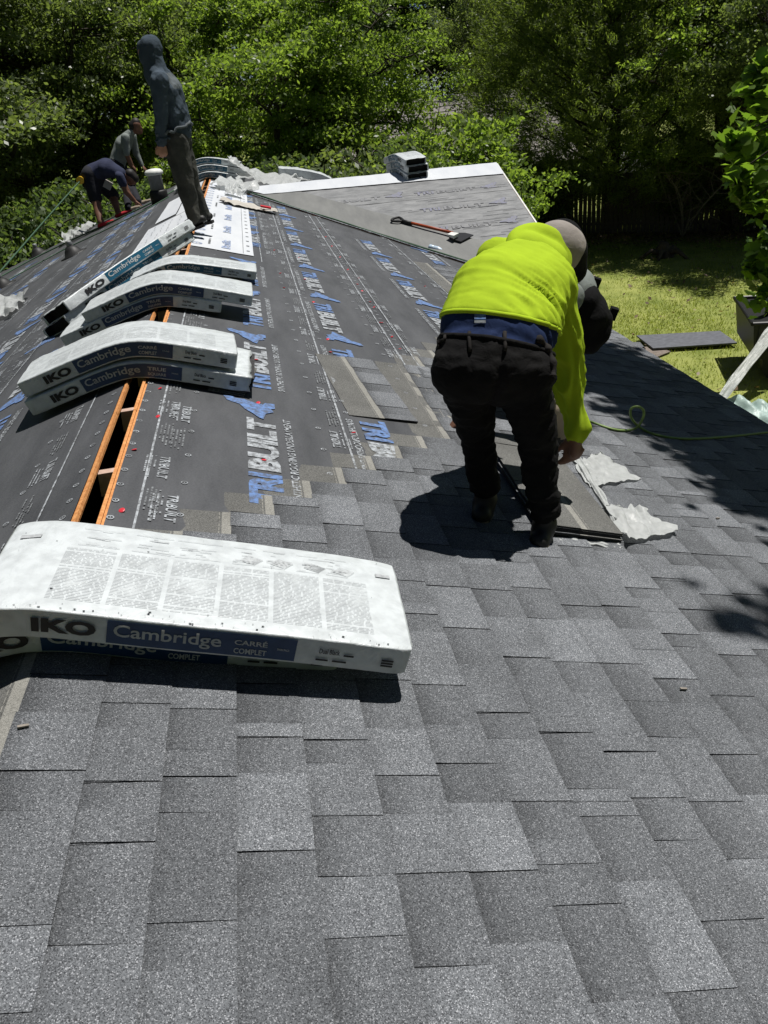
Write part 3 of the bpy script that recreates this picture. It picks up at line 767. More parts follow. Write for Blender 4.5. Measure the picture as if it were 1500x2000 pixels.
    if top:
        tp = MB()
        def Tq(ua, ub, a0, a1, o=.0026):
            tp.add([pos(ua, a0, h + o), pos(ub, a0, h + o), pos(ub, a1, h + o), pos(ua, a1, h + o)], [(0, 1, 2, 3)], 0)
        st = random.Random(int(seed * 10) + 3)
        cols = 6
        for c in range(cols):
            ca, cb = (.14 + .13 * c) * L, (.14 + .13 * c + .118) * L
            rows = 38 if top > 1 else 15
            for rw in range(rows):
                a = w * (.16 - .56 * rw / rows); u = ca
                if st.random() < .08: continue
                while u < cb:
                    wl_ = st.uniform(.008, .03) if top > 1 else st.uniform(.03, .07)
                    Tq(u, min(u + wl_, cb), a, a + (.0012 if top > 1 else .0022)); u += wl_ + .004
        if top > 1:
            # rows of small installation diagrams along the back edge
            for c, (ua, wd_) in enumerate(((.16, .10), (.29, .10), (.40, .12), (.55, .06), (.63, .06), (.72, .06), (.80, .06))):
                for z in range(9):
                    aa = w * st.uniform(.22, .40); u = (ua + st.uniform(0, wd_ * .6)) * L; Tq(u, u + st.uniform(.01, .05), aa, aa + .0015)
                if c > 2:
                    cu = (ua + .02) * L
                    for g_ in range(7): tp.add([pos(cu + .022 * g_ / 7, w * (.26 + .07 * g_ / 7), h + .0026), pos(cu + .04 + .022 * g_ / 7, w * (.22 + .07 * g_ / 7), h + .0026), pos(cu + .04 + .022 * (g_ + .45) / 7, w * (.22 + .07 * (g_ + .45) / 7), h + .0026), pos(cu + .022 * (g_ + .45) / 7, w * (.26 + .07 * (g_ + .45) / 7), h + .0026)], [(0, 1, 2, 3)], 0)
                for z in range(2):
                    aa = w * (.21 + .20 * z); Tq(ua * L, (ua + wd_) * L, aa, aa + .0012)
            for ua in (.035, .94): Tq(ua * L, (ua + .042) * L, w * .27, w * .27 + .016, .0028)
        if top > 1:
            sc_ = MB()
            for z in range(85):
                u = st.uniform(.02, .98) * L; a = -w / 2 + abs(st.gauss(0, .012)) + .004 if st.random() < .75 else st.uniform(-.45, .45) * w; r_ = st.choice((.0008, .001, .0012, .0015, .003))
                k_ = [pos(u + r_ * math.cos(b_) * st.uniform(.6, 1.8), a + r_ * math.sin(b_) * st.uniform(.5, 1), h + .0027) for b_ in (0, 1.3, 2.5, 3.8, 5.0)]; sc_.add(k_, [(0, 1, 2, 3, 4)], 0)
            tag(sc_.build('scuff_marks', MAT['rubber_black'], root), kind='stuff')
        tag(tp.build('printed_lettering', MAT['ink_grey'], root), kind='stuff')
    return root
YV = Vector((0, 1, 0))
# the nearest pair, lying across the ridge
cl = catmull([(-.24, 1.79, -.055), (-.10, 1.785, .006), (.05, 1.78, .004), (.30, 1.775, -.083), (.55, 1.77, -.162), (.70, 1.765, -.209)], 10)
bundle('lower bundle of the pair nearest the camera, mostly hidden under the flat white one', cl, (.05, 1, 0), .385, .083, seed=1.2)
cu = catmull([(-.078, 1.735, .110), (.04, 1.73, .098), (.30, 1.715, .012), (.60, 1.695, -.084), (.866, 1.68, -.178)], 12)
bundle('large white wrapped bundle lying flat nearest the camera, covered in small print', cu, (.05, 1, .0), .405, .078, seed=2.4, top=2, wr=.0018, rad=.004)
# two draped over the ridge
bundle('lower of two bent bundles over the ridge slot, its open end showing shingle layers', drape_pts(-.52, .50, 3.90, math.radians(-8), .014, .31), (.03, 1, .03), .42, .080, ('flat', 'layers'), 3.1, side=('IKO', 'Cambridge', 'TRUE', 'SQUARE'), group='bundles bent over the ridge')
bundle('upper of two bent bundles over the ridge slot, dark blue label in shade', drape_pts(-.545, .46, 3.91, math.radians(-8), .100, .305), (-.05, 1, -.02), .42, .080, ('flat', 'flat'), 4.3, group='bundles bent over the ridge')
# second draped pair
bundle('lower bent bundle with its white end poking out left behind the first pair', drape_pts(-.64, .36, 5.32, math.radians(-3), .012, .31), YV, .41, .074, ('flat', 'flat'), 5.1, side=('IKO', 'Cambridge', 'TRUE', 'SQUARE'), group='bundles bent over the ridge')
bundle('upper bent bundle in the second row over the ridge, behind the nearest bent pair', drape_pts(-.47, .56, 5.33, math.radians(-3), .090, .32), YV, .41, .074, ('flat', 'flat'), 6.6, group='bundles bent over the ridge')
# one behind on the right
bundle('single limp bundle with teal label lying on the right slope behind the bent rows', drape_pts(-.30, .60, 6.42, math.radians(7), .016, .31), YV, .34, .07, ('flat', 'flat'), 7.7, side=('IKO', 'Cambridge', 'TRUE', 'SQUARE'), teal=True, wr=.006, group='bundles bent over the ridge')
# two lying askew down the left slope
def askew(dz, sh):
    a = Vector((-.86 + sh, 6.02 + sh, -.243 - .005 + dz)); b = Vector((-.08 + sh, 6.98 + sh, .02 + dz)); c = Vector((.03 + sh, 7.12 + sh, .05 + dz))
    return catmull([a, a.lerp(b, .5) + Vector((0, 0, .012)), b, c], 16)
aw = Vector((-.77, .64, -.42))
bundle('lower of two slack bundles lying askew down the left slope', askew(.0, 0), aw, .34, .082, ('open', 'open'), 8.2, side=('IKO', 'Cambridge', 'TRUE', 'SQUARE'), teal=True, wr=.006, group='slack bundles on the left slope')
bundle('upper of two slack bundles lying askew down the left slope, open hollow end', askew(.09, .02), aw, .34, .085, ('open', 'open'), 9.9, teal=True, wr=.007, group='slack bundles on the left slope')
# loose shingles sticking out under the bent pair
for k, lab in enumerate(('lowest', 'second', 'third', 'topmost')):
    m = MB(); c = Vector(RS(.445 + .006 * k, 3.80 + .012 * k, .020 + .006 * k)); m.box(c, (.17, .34, .0045), (Vector((CA, -.16, -SA)).normalized(), Vector((.16, 1, 0)).normalized(), Vector((SA, 0, CA))))
    tag(m.build('loose_shingle', MAT['headlap']), lab + ' of four loose grey shingles poking out under the nearest bent bundles', 'shingle', 'loose shingles under the bent bundles')
# stack over the wing ridge
def wing_drape(dz, sh):
    out = []
    for i in range(30):
        y = YW - .42 + .95 * i / 29; d = y - YW
        out.append(Vector((3.22 + sh + (y - YW) * -.18, y, WZ(3.2, YW) - .19 * (math.sqrt(d * d + .01) - .1) + .0 + dz)))
    return out
for k, (lab, sh) in enumerate((('bottom bundle of the stack of three on the wing ridge', 0.0), ('middle bundle of the stack of three on the wing ridge', .02), ('top bundle of the stack of three on the wing ridge', -.01))):
    bundle(lab, wing_drape(.105 * k, sh), (-1, -.18, 0), .37, .10, ('open', 'flat'), 11 + k, wr=.008, teal=True, group='stack of bundles on the wing ridge', detail=False, far_side=True)
# far stack at the end of the ridge
for k, (x0, x1, lab) in enumerate(((-.45, .58, 'lowest bundle of the far stack at the end of the ridge'), (-.40, .62, 'middle bundle of the far stack at the end of the ridge'), (-.46, .56, 'topmost bundle of the far stack at the end of the ridge'))):
    bundle(lab, drape_pts(x0, x1, 14.75 + .05 * k, math.radians(5 * k - 5), .03, .30, .14, lift=.098 * k), (.06 * (k - 1), 1, .05 * (1 - k)), .40, .09, ('flat', 'open'), 15 + k, wr=.007, teal=True, group='far stack of bundles on the ridge', detail=False)
lump = catmull([RS(1.25, 15.2, .05), RS(1.55, 15.15, .09), RS(1.9, 15.05, .10), RS(2.1, 15.0, .06)], 10)
bundle('torn far bundle with a black open end beyond the wing ridge', [Vector(p) + Vector((0, 0, .12)) for p in lump], YV, .5, .20, ('flat', 'open'), 21, wr=.02, side=None, top=0, group='torn bundles at the far ridge')

# ------------------------------------------------------------------ torn wrapper film
def film_sheet(name, label, corners, amp, mat, seed, n=22, group='torn plastic wrappers', rag=.03, base=.006, curl=0.0, cat='plastic wrapper', parent=None, fold=9.0):
    """corners: 4 world points (bilinear), crumpled upwards"""
    P = [Vector(c) for c in corners]; nn = (P[1] - P[0]).cross(P[3] - P[0]).normalized()
    if nn.z < 0: nn = -nn
    v = []; f = []
    for i in range(n + 1):
        for j in range(n + 1):
            a, b = i / n, j / n
            ea = rag * noise.noise(Vector((b * 5 + seed, i, 1.3))) if i in (0, n) else 0; eb = rag * noise.noise(Vector((a * 5 + seed, j, 7.7))) if j in (0, n) else 0
            p = (P[0].lerp(P[1], a)).lerp(P[3].lerp(P[2], a), b) + (P[1] - P[0]).normalized() * ea + (P[3] - P[0]).normalized() * eb
            q = Vector((a * fold * .5 + seed, b * fold + seed, seed))
            r = abs(noise.noise(q * .6)) * 1.2 + .35 * (1 - abs(noise.noise(q * 1.3))) * .5 + .10 * noise.noise(q * 3.1)
            e = max(abs(a - .5), abs(b - .5)) * 2
            v.append(p + nn * (base + amp * r + curl * max(0, e - .6) ** 2))
    for i in range(n):
        for j in range(n):
            a = i * (n + 1) + j; q = (a, a + n + 1, a + n + 2, a + 1); f.append(q)
    o = mk(name, v, f, mat, parent, smooth=True)
    if o.data.polygons[0].normal.dot(nn) < 0: o.data.flip_normals()
    if label: tag(o, label, cat, group)
    return o
FW = MAT['film_white']
R3 = lambda px, py, o=0: Vector(on_right(px, py, o)); L3 = lambda px, py, o=0: Vector(on_left(px, py, o))
film_sheet('plastic_wrapper', 'torn white wrapper flap spread out below the bent worker\'s hand', [R3(1120, 915), R3(1150, 958), R3(1250, 945), R3(1170, 888)], .022, FW, 3.1, rag=.04, base=.015, fold=9, n=44)
film_sheet('plastic_wrapper', 'torn white wrapper flap at the near corner of the opened shingle stack', [R3(1183, 1000), R3(1218, 1074), R3(1318, 1052), R3(1245, 1008)], .026, FW, 5.7, rag=.05, base=.022, curl=.04, fold=8, n=44)
film_sheet('plastic_wrapper', 'narrow torn wrapper between the feet of the worker in yellow', [R3(960, 860), R3(1000, 945), R3(1022, 965), R3(972, 855)], .03, FW, 6.2, rag=.02)
film_sheet('plastic_wrapper', 'wrapper edge folded under the opened shingle stack by the boot', [R3(1062, 1030), R3(1088, 1060), R3(1212, 1078), R3(1205, 1062)], .012, FW, 8.2, rag=.015, base=.008)
film_sheet('plastic_wrapper', 'strip of wrapper along the downhill edge of the opened stack', [R3(1118, 905), R3(1196, 1030), R3(1212, 1040), R3(1130, 905)], .02, FW, 8.8, rag=.02, base=.02)
film_sheet('plastic_wrapper', 'crumpled white wrapper at the left frame edge on the left slope', [L3(-40, 640), L3(-30, 590), L3(66, 577), L3(30, 618)], .14, FW, 9.3, rag=.05)
film_sheet('plastic_wrapper', 'long crumpled white wrapper lying behind the low vent cone', [L3(122, 482), L3(128, 462), L3(190, 440), L3(165, 462)], .16, FW, 10.4, rag=.05)
film_sheet('plastic_wrapper', 'small crumpled wrapper by the far edge of the left slope', [L3(72, 486), L3(80, 470), L3(118, 458), L3(108, 472)], .14, FW, 11.4, rag=.05)
film_sheet('plastic_wrapper', 'crumpled pale wrapper trailing down from the far ridge beside the white sheet', [RS(.28, 11.2, .02), RS(.25, 11.8, .02), RS(1.02, 11.4, .02), RS(1.0, 11.15, .02)], .05, MAT['pale_fabric'], 12.2, rag=.08)
film_sheet('plastic_wrapper', 'crumpled white film heaped over the far end of the ridge', [RS(.1, 13.0, .03), RS(.2, 14.3, .05), RS(1.0, 13.7, .05), RS(.62, 13.0, .03)], .14, FW, 13.2, rag=.1)
film_sheet('plastic_wrapper', 'white film running from the far stack to the wing ridge', [RS(.45, 14.0, .1), RS(.5, 15.1, .16), RS(1.75, 14.9, .25), RS(1.3, 13.9, .12)], .13, FW, 14.2, rag=.1)
film_sheet('plastic_wrapper', 'bunched film on the black torn bundle beyond the wing', [RS(1.3, 14.8, .24), RS(1.3, 15.4, .24), RS(1.95, 15.3, .27), RS(2.0, 14.8, .22)], .12, FW, 15.2, rag=.1)
film_sheet('plastic_wrapper', 'grey folded flap standing up beside the far end of the slot', [RS(.30, 12.35, .01), RS(.34, 12.75, .05), RS(.52, 12.6, .10), RS(.60, 12.3, .02)], .12, FW, 16.1, rag=.05)
film_sheet('plastic_wrapper', 'thin white film lying on the left slope behind the vent pipe', [LS(.6, 14.6, .02), LS(.65, 15.6, .02), LS(.2, 15.6, .02), LS(.15, 14.6, .02)], .07, FW, 17.3, rag=.06)
m = MB(); q = R3(530, 395); c = RS(.86, 11.27, .075)
m.box(c, (.14, .12, .02), (Vector((CA, 0, -SA)), YV, Vector((SA, 0, CA)))); tag(m.build('paper_scrap', MAT['red_cap']), 'small red printed scrap on the trailing wrapper', 'scrap')

film_sheet('plastic_wrapper', 'white film slumped over the right end of the far stack', [RS(.30, 14.35, .34), RS(.32, 15.0, .36), RS(.95, 14.8, .12), RS(.92, 14.3, .08)], .10, FW, 19.4, rag=.06)
# opened stack of shingles beside the worker
op = empty('shingle_stack', RS(1.82, 2.98, 0), 0, 'opened stack of flat shingles at the feet of the worker in yellow', 'shingle stack')
RSM = lambda S, Y, o: RS(3.61 - S, Y, o)
for k in range(5):
    o = shingle(1.978 + random.uniform(-.006, .006), 2.455 + random.uniform(-.006, .006), 3.44, op, skew=-.045, lift=.016 + .0072 * k, F=RSM)
    if k == 4:
        # top piece lies with its plain back up
        v0 = []; f0 = []
        o.data.materials[0] = MAT['headlap']
# ------------------------------------------------------------------ vents
def cone_vent(px, py, label, sc=1.0):
    p = L3(px, py); r = empty('pipe_boot', p, 0, label, 'roof vent', 'small black roof vents')
    m = MB(); ax = Vector((-SA, 0, CA)); m.lathe(p, [(.21 * sc, -.01), (.21 * sc, .012), (.14 * sc, .02), (.10 * sc, .09 * sc), (.055 * sc, .135 * sc)], 20, ax); m.build('flashing', MAT['rubber_black'], r, True)
    m = MB(); m.lathe(p + ax * .10 * sc, [(.043 * sc, 0), (.043 * sc, .10 * sc), (.036 * sc, .11 * sc)], 14); m.build('pipe', MAT['grey_metal'], r, True)
cone_vent(145, 498, 'black cone shaped pipe boot, the nearest on the left slope', 1.0)
cone_vent(76, 497, 'small black pipe boot near the far edge of the left slope', 1.0)
cone_vent(8, 560, 'black pipe boot cut by the left frame edge', 1.0)
p = L3(313, 393); r = empty('vent_pipe', p, 0, 'grey vent pipe with white cap and black base by the ridge', 'vent pipe')
m = MB(); m.lathe(p, [(.15, -.06), (.15, .16), (.135, .18)], 18); m.build('base', MAT['rubber_black'], r, True)
m = MB(); m.lathe(p + Vector((0, 0, .16)), [(.115, 0), (.115, .26), (.13, .27), (.13, .285)], 18); m.build('pipe', MAT['grey_metal'], r, True)
m = MB(); m.lathe(p + Vector((0, 0, .42)), [(.14, 0), (.155, .02), (.155, .05), (.12, .085), (.04, .10)], 18); m.build('cap', MAT['white_paint'], r, True)
# ------------------------------------------------------------------ ropes and hose
def cord(name, label, pts, rad, mat, cat, group=None, n=8):
    m = MB(); m.tube(catmull(pts, n), rad, 6); return tag(m.build(name, mat, smooth=True), label, cat, group)
rv = []
for i in range(18):
    x = .62 + (3.35 - .62) * i / 17; y = valley_y(x) - .02 + .03 * math.sin(i * 1.3); rv.append(RS(x / CA, y, .035 + .006 * math.sin(i)))
cord('safety_rope', 'green safety rope lying along the roof valley', rv, .011, MAT['rope_green'], 'rope', 'ropes')
rv2 = [RS((.66 + (3.35 - .66) * i / 9) / CA, valley_y(.66 + (3.35 - .66) * i / 9) - .10 - .04 * math.sin(i * 2.1), .03) for i in range(10)]
cord('safety_rope', 'thin pale rope just below the green one along the valley', rv2, .006, MAT['print_white'], 'rope', 'ropes')
lr = [L3(-20, 552, .03), L3(60, 508, .03), L3(146, 466, .03), L3(225, 430, .03), L3(302, 393, .03), L3(350, 366, .03)]
cord('safety_rope', 'green rope stretched along the left slope under the two workers', lr, .012, MAT['rope_green'], 'rope', 'ropes')
lr = [L3(0, 556, .03), L3(120, 490, .03), L3(200, 452, .03), L3(280, 412, .03), L3(330, 384, .03)]
cord('safety_rope', 'second green rope lying slack beside the first on the left slope', lr, .009, MAT['rope_green'], 'rope', 'ropes')
hs = [R3(1100, 800, .02), R3(1145, 820, .02), R3(1200, 839, .02), R3(1238, 838, .03), R3(1254, 820, .10), R3(1257, 802, .15), R3(1245, 794, .17), R3(1232, 800, .14), R3(1234, 818, .08), R3(1252, 836, .03), R3(1285, 850, .02), R3(1340, 857, .02), R3(1420, 853, .02), R3(1520, 842, .02)]
cord('air_hose', 'green air hose with a standing loop on the shaded shingles', hs, .0075, MAT['hose_green'], 'hose')
# ------------------------------------------------------------------ tear off shovel on the wing
sa = Vector(on_wing(772, 432, .03)); sb = Vector(on_wing(884, 462, .03)); r = empty('roofing_shovel', sa, 0, 'roofing shovel with orange handle and black grip on the wing roof', 'shovel')
d = (sb - sa).normalized(); up = Vector(wnu); sd = d.cross(up)
sa2 = sa + up * .03; sb2 = sb + up * .05
m = MB(); m.tube([sa2 + d * .12, sb2], .020, 10); m.build('handle', MAT['orange_paint'], r, True)
m = MB(); g = [sa2 + d * .14, sa2 + d * .09 + sd * .05, sa2 - d * .0 + sd * .075, sa2 - d * .03, sa2 - sd * .075, sa2 + d * .09 - sd * .05, sa2 + d * .14]; m.tube(catmull(g, 5), .017, 8); m.tube([sa2 + d * .1, sa2 + d * .3], .026, 8); m.build('grip', MAT['rubber_black'], r, True)
m = MB(); bl = [sb2 - d * .02 - sd * .05, sb2 + d * .10 - sd * .14, sb2 + d * .24 - sd * .14, sb2 + d * .24 + sd * .14, sb2 + d * .10 + sd * .14, sb2 - d * .02 + sd * .05]
m.hull([p_ - up * .03 for p_ in bl], [p_ - up * .018 for p_ in bl]); m.build('blade', MAT['black_steel'], r)
m = MB(); m.hull([sb2 + d * a + sd * b + up * .0 for a, b in ((.0, .02), (.14, .05), (.14, .16), (.0, .12))], [sb2 + d * a + sd * b + up * (.02 + .16 * a) for a, b in ((.0, .02), (.14, .05), (.14, .16), (.0, .12))]); m.build('brace_plate', MAT['white_paint'], r)
# water bottle in the valley
p = Vector(on_wing(838, 482, .03)); dd = Vector((.75, -.6, -.25)).normalized()
r = empty('water_bottle', p, 0, 'small clear blue water bottle lying beside the valley rope', 'bottle')
m = MB(); m.lathe(p, [(.028, 0), (.036, .01), (.036, .06), (.032, .07), (.036, .08), (.036, .14), (.018, .19), (.014, .20)], 14, dd); m.build('body', MAT['bottle_plastic'], r, True)
m = MB(); m.lathe(p + dd * .20, [(.015, 0), (.015, .02)], 12, dd); m.build('cap', MAT['white_paint'], r)
# bits of debris on the shingles
for px, py, lab in ((1335, 1345, 'dark curled chip lying alone on the shingles at right'), (1402, 1012, 'pale chip on the shingles near the tree shadow'), (45, 1418, 'pale pebble on the top shingle course below the nearest bundle')):
    m = MB(); c = Vector(on_right(px, py, .018)); a = random.random() * 3
    m.box(c, (.022, .007, .004), (Vector((math.cos(a), math.sin(a), -TA * math.cos(a))).normalized(), Vector((-math.sin(a), math.cos(a), 0)), Vector((SA, 0, CA))))
    tag(m.build('debris_chip', MAT['bark_pale']), lab, 'debris', 'chips on the shingles')
# ------------------------------------------------------------------ things on the lawn
def plate(name, label, pix, z, th, mat, cat, group=None):
    t = [Vector(at_z(px, py, z + th)) for px, py in pix]; m = MB(); b = [p_ - Vector((0, 0, th)) for p_ in t]
    n_ = (t[1] - t[0]).cross(t[2] - t[0])
    if n_.z < 0: t = t[::-1]; b = b[::-1]
    m.hull(b, t); return tag(m.build(name, mat), label, cat, group)
plate('board', 'long grey board lying flat on the sunny lawn', [(1243, 655), (1406, 646), (1440, 669), (1276, 680)], GZ + .07, .03, MAT['board_grey'], 'board', 'boards on the lawn')
plate('board', 'smaller brown board lying under the corner of the long grey board', [(1216, 680), (1278, 676), (1310, 686), (1268, 703)], GZ + .03, .02, MAT['board_brown'], 'board', 'boards on the lawn')
plate('board', 'dark board scrap beside the roof edge next to the brown board', [(1200, 668), (1250, 668), (1262, 682), (1215, 690)], GZ + .03, .02, MAT['board_grey'], 'board', 'boards on the lawn')
# black wheeled debris bin at the right frame edge
b0 = Vector(at_z(1466, 748, GZ)); ux = Vector((.93, -.36, 0)); uy = Vector((.36, .93, 0)); uz = Vector((0, 0, 1))
r = empty('debris_trailer', b0, 0, 'black steel debris trailer at the right frame edge on the lawn', 'trailer')
def B(x, y, z): return b0 + ux * x + uy * y + uz * z
m = MB(); m.hull([B(0, 0, .42), B(2.2, 0, .42), B(2.2, 1.5, .42), B(0, 1.5, .42)], [B(-.08, -.06, 1.02), B(2.3, -.06, 1.02), B(2.3, 1.56, 1.02), B(-.08, 1.56, 1.02)]); m.build('tub', MAT['black_steel'], r)
m = MB(); m.tube([B(-.1, -.08, 1.04), B(2.3, -.08, 1.04), B(2.3, 1.58, 1.04), B(-.1, 1.58, 1.04), B(-.1, -.08, 1.04)], .035, 8); m.build('rim', MAT['black_steel'], r)
for x in (.05, .7, 1.4, 2.1):
    m = MB(); m.box(B(x, -.05, .72), (.07, .06, .58), (ux, uy, uz)); m.build('rib', MAT['black_steel'], r)
m = MB(); m.box(B(.25, -.07, .62), (.06, .02, .22), (ux, uy, uz)); m.build('reflector', MAT['print_grey'], r)
for x in (.45, 1.7):
    m = MB(); m.lathe(B(x, .12, .3), [(.18, -.09), (.30, -.09), (.30, .09), (.18, .09)], 20, uy); m.build('wheel', MAT['rubber_black'], r)
m = MB(); m.box(B(1.1, .75, .36), (2.0, .9, .1), (ux, uy, uz)); m.build('chassis', MAT['black_steel'], r)
m = MB(); m.box(B(.25, .5, 1.45), (.09, .09, .9), (ux, uy, uz)); m.build('post', MAT['black_steel'], r)
# pale tarp strip and green tarp below the eave
t0 = [Vector(at_z(1395, 782, GZ + .25)), Vector(at_z(1410, 790, GZ + .2)), B(.45, -.12, 1.12), B(.15, -.10, 1.02)]
film_sheet('tarp', 'pale cloth strip hanging from the trailer rim to the lawn', t0, .06, FW, 31, n=20, group='tarps by the eave', rag=.02, cat='tarp')
film_sheet('tarp', 'crumpled pale green tarp on the ground under the eave', [Vector(at_z(1385, 782, GZ + .05)), Vector(at_z(1510, 800, GZ + .05)), Vector(at_z(1560, 900, GZ + .05)), Vector(at_z(1400, 860, GZ + .05))], .22, MAT['film_green'], 33, n=30, group='tarps by the eave', rag=.1, cat='tarp', fold=12)
# stump in the shade
c = Vector(at_z(1298, 503, GZ)); r = empty('tree_stump', c, 0, 'dark gnarled stump in the shade near the fence', 'stump')
m = MB(); m.tube([c - Vector((0, 0, .1)), c + Vector((.02, 0, .12)), c + Vector((-.05, .03, .3)), c + Vector((-.02, 0, .42))], [.30, .22, .17, .13], 12); m.build('trunk', MAT['stump_wood'], r, True)
for a, l_ in ((.4, .7), (1.9, .5), (2.9, .75), (3.9, .55), (5.2, .8)):
    m = MB(); m.tube([c + Vector((0, 0, .1)), c + Vector((math.cos(a) * l_ * .5, math.sin(a) * l_ * .5, .22)), c + Vector((math.cos(a) * l_, math.sin(a) * l_, -.02))], [.1, .07, .03], 8); m.build('root', MAT['stump_wood'], r, True)
# ------------------------------------------------------------------ people
def capsule(mb, p0, r0, p1, r1, flat=None, n=20, k=6):
    p0, p1 = Vector(p0), Vector(p1); d = p1 - p0; L = d.length
    z = d.normalized() if L > 1e-6 else Vector((0, 0, 1))
    if flat is not None:
        x = Vector(flat[0]); x = (x - z * x.dot(z)).normalized(); fx = flat[1]
    else: x = z.orthogonal().normalized(); fx = 1.0
    y = z.cross(x); rings = []
    for i in range(1, k + 1):
        a = -math.pi / 2 + math.pi / 2 * i / k; rings.append((p0 + z * r0 * math.sin(a), r0 * math.cos(a)))
    for i in range(0, k):
        a = math.pi / 2 * i / k; rings.append((p1 + z * r1 * math.sin(a), r1 * math.cos(a)))
    v = [p0 - z * r0]; f = []
    for c, r in rings: v += [c + (x * fx * math.cos(2 * math.pi * q / n) + y * math.sin(2 * math.pi * q / n)) * r for q in range(n)]
    v.append(p1 + z * r1); m = len(rings)
    f += [(0, 1 + (q + 1) % n, 1 + q) for q in range(n)]
    for i in range(m - 1): f += [(1 + i * n + q, 1 + i * n + (q + 1) % n, 1 + (i + 1) * n + (q + 1) % n, 1 + (i + 1) * n + q) for q in range(n)]
    e = len(v) - 1; f += [(1 + (m - 1) * n + q, 1 + (m - 1) * n + (q + 1) % n, e) for q in range(n)]
    mb.add(v, f)
def remeshed(name, mb, voxel, smooth=6):
    me = bpy.data.meshes.new(name); me.from_pydata(mb.v, [], mb.f); o = bpy.data.objects.new(name, me); COL.objects.link(o)
    r = o.modifiers.new('r', 'REMESH'); r.mode = 'VOXEL'; r.voxel_size = voxel
    if smooth: q = o.modifiers.new('s', 'SMOOTH'); q.factor = .5; q.iterations = smooth
    bpy.context.view_layer.update()
    out = bpy.data.meshes.new_from_object(o.evaluated_get(bpy.context.evaluated_depsgraph_get()))
    bpy.data.objects.remove(o); bpy.data.meshes.remove(me)
    return out
def body_mesh(name, segs, mats, voxel=.012, smooth=5, parent=None, wrinkle=None, remap=None):
    """segs: (p0, r0, p1, r1, material index, flat or None)"""
    mb = MB()
    for s in segs: capsule(mb, *s[:4], flat=s[5] if len(s) > 5 else None)
    me = remeshed(name, mb, voxel, smooth)
    nv = len(me.vertices); co = np.empty(nv * 3, np.float32); me.vertices.foreach_get('co', co); co = co.reshape(-1, 3).astype(float)
    def owner(P):
        best = np.full(len(P), 1e9); mi = np.zeros(len(P), int)
        for s in segs:
            a, b = np.array(s[0], float), np.array(s[2], float); d = b - a; L2 = d @ d + 1e-9
            t = np.clip((P - a) @ d / L2, 0, 1); q = P - (a + t[:, None] * d); r = s[1] + (s[3] - s[1]) * t
            if len(s) > 5 and s[5] is not None:
                x = np.array(Vector(s[5][0])); z = d / math.sqrt(L2); x = x - z * (x @ z); x = x / np.linalg.norm(x)
                qx = q @ x; q = q + np.outer(qx / s[5][1] - qx, x)
            dd = np.linalg.norm(q, axis=1) / r + (s[6] if len(s) > 6 else 0)
            k = dd < best; best[k] = dd[k]; mi[k] = s[4]
        return mi
    if wrinkle:
        no = np.empty(nv * 3, np.float32); me.vertices.foreach_get('normal', no); no = no.reshape(-1, 3).astype(float)
        vm = owner(co); d = wrinkle(co, no, vm); co = co + no * d[:, None]; me.vertices.foreach_set('co', co.astype(np.float32).ravel())
    nf = len(me.polygons); ce = np.empty(nf * 3, np.float32); me.polygons.foreach_get('center', ce)
    for m in mats: me.materials.append(m)
    mi_ = owner(ce.reshape(-1, 3).astype(float))
    if remap: mi_ = remap(ce.reshape(-1, 3).astype(float), mi_)
    me.polygons.foreach_set('material_index', mi_.astype(np.int32))
    me.polygons.foreach_set('use_smooth', np.ones(nf, bool)); me.update()
    o = bpy.data.objects.new(name, me); COL.objects.link(o)
    if parent is not None: setp(o, parent)
    return o
def vnoise(P, sc, seed): return np.array([noise.noise(Vector((p[0] * sc[0] + seed, p[1] * sc[1], p[2] * sc[2] - seed))) for p in P])
def hand_segs(w, d, side, up, mi, L=.085, curl=.6, sc=1.0):
    """w wrist, d direction of the palm, side towards the thumb, up back of the hand"""
    w, d, side, up = Vector(w), Vector(d).normalized(), Vector(side).normalized(), Vector(up).normalized(); out = []
    pc = w + d * L * .9 * sc
    out.append((w, .026 * sc, w + d * .05 * sc, .034 * sc, mi, (up, .55)))
    out.append((w + d * .04 * sc, .036 * sc, pc, .038 * sc, mi, (up, .5)))
    for k, (off, ln) in enumerate(((.028, .070), (.010, .080), (-.009, .075), (-.027, .058))):
        a = pc + side * off * sc; b = a + (d * math.cos(curl * .5) - up * math.sin(curl * .5)) * ln * .5 * sc; c = b + (d * math.cos(curl * 1.4) - up * math.sin(curl * 1.4)) * ln * .5 * sc
        out += [(a, .0098 * sc, b, .009 * sc, mi), (b, .009 * sc, c, .0075 * sc, mi)]
    a = w + d * .035 * sc + side * .028 * sc; b = a + (d * .75 + side * .65 - up * .2).normalized() * .04 * sc; c = b + (d * .95 + side * .1 - up * .4).normalized() * .032 * sc
    out += [(a, .014 * sc, b, .011 * sc, mi), (b, .011 * sc, c, .009 * sc, mi)]
    return out
def foot(mb_segs, ankle, toe_dir, nrm, mi, L=.25, sole=None):
    a = Vector(ankle); t = Vector(toe_dir).normalized(); n = Vector(nrm)
    mb_segs += [(a - t * .055 - n * .045, .040, a + t * (L * .45) - n * .052, .042, mi, (n, .85)), (a + t * (L * .45) - n * .055, .042, a + t * (L * .68) - n * .062, .036, mi, (n, .75)), (a, .048, a - n * .035, .046, mi)]
J = lambda px, py, Y: Vector(at_y(px, py, Y))
NR = Vector((SA, 0, CA)); NL = Vector((-SA, 0, CA))

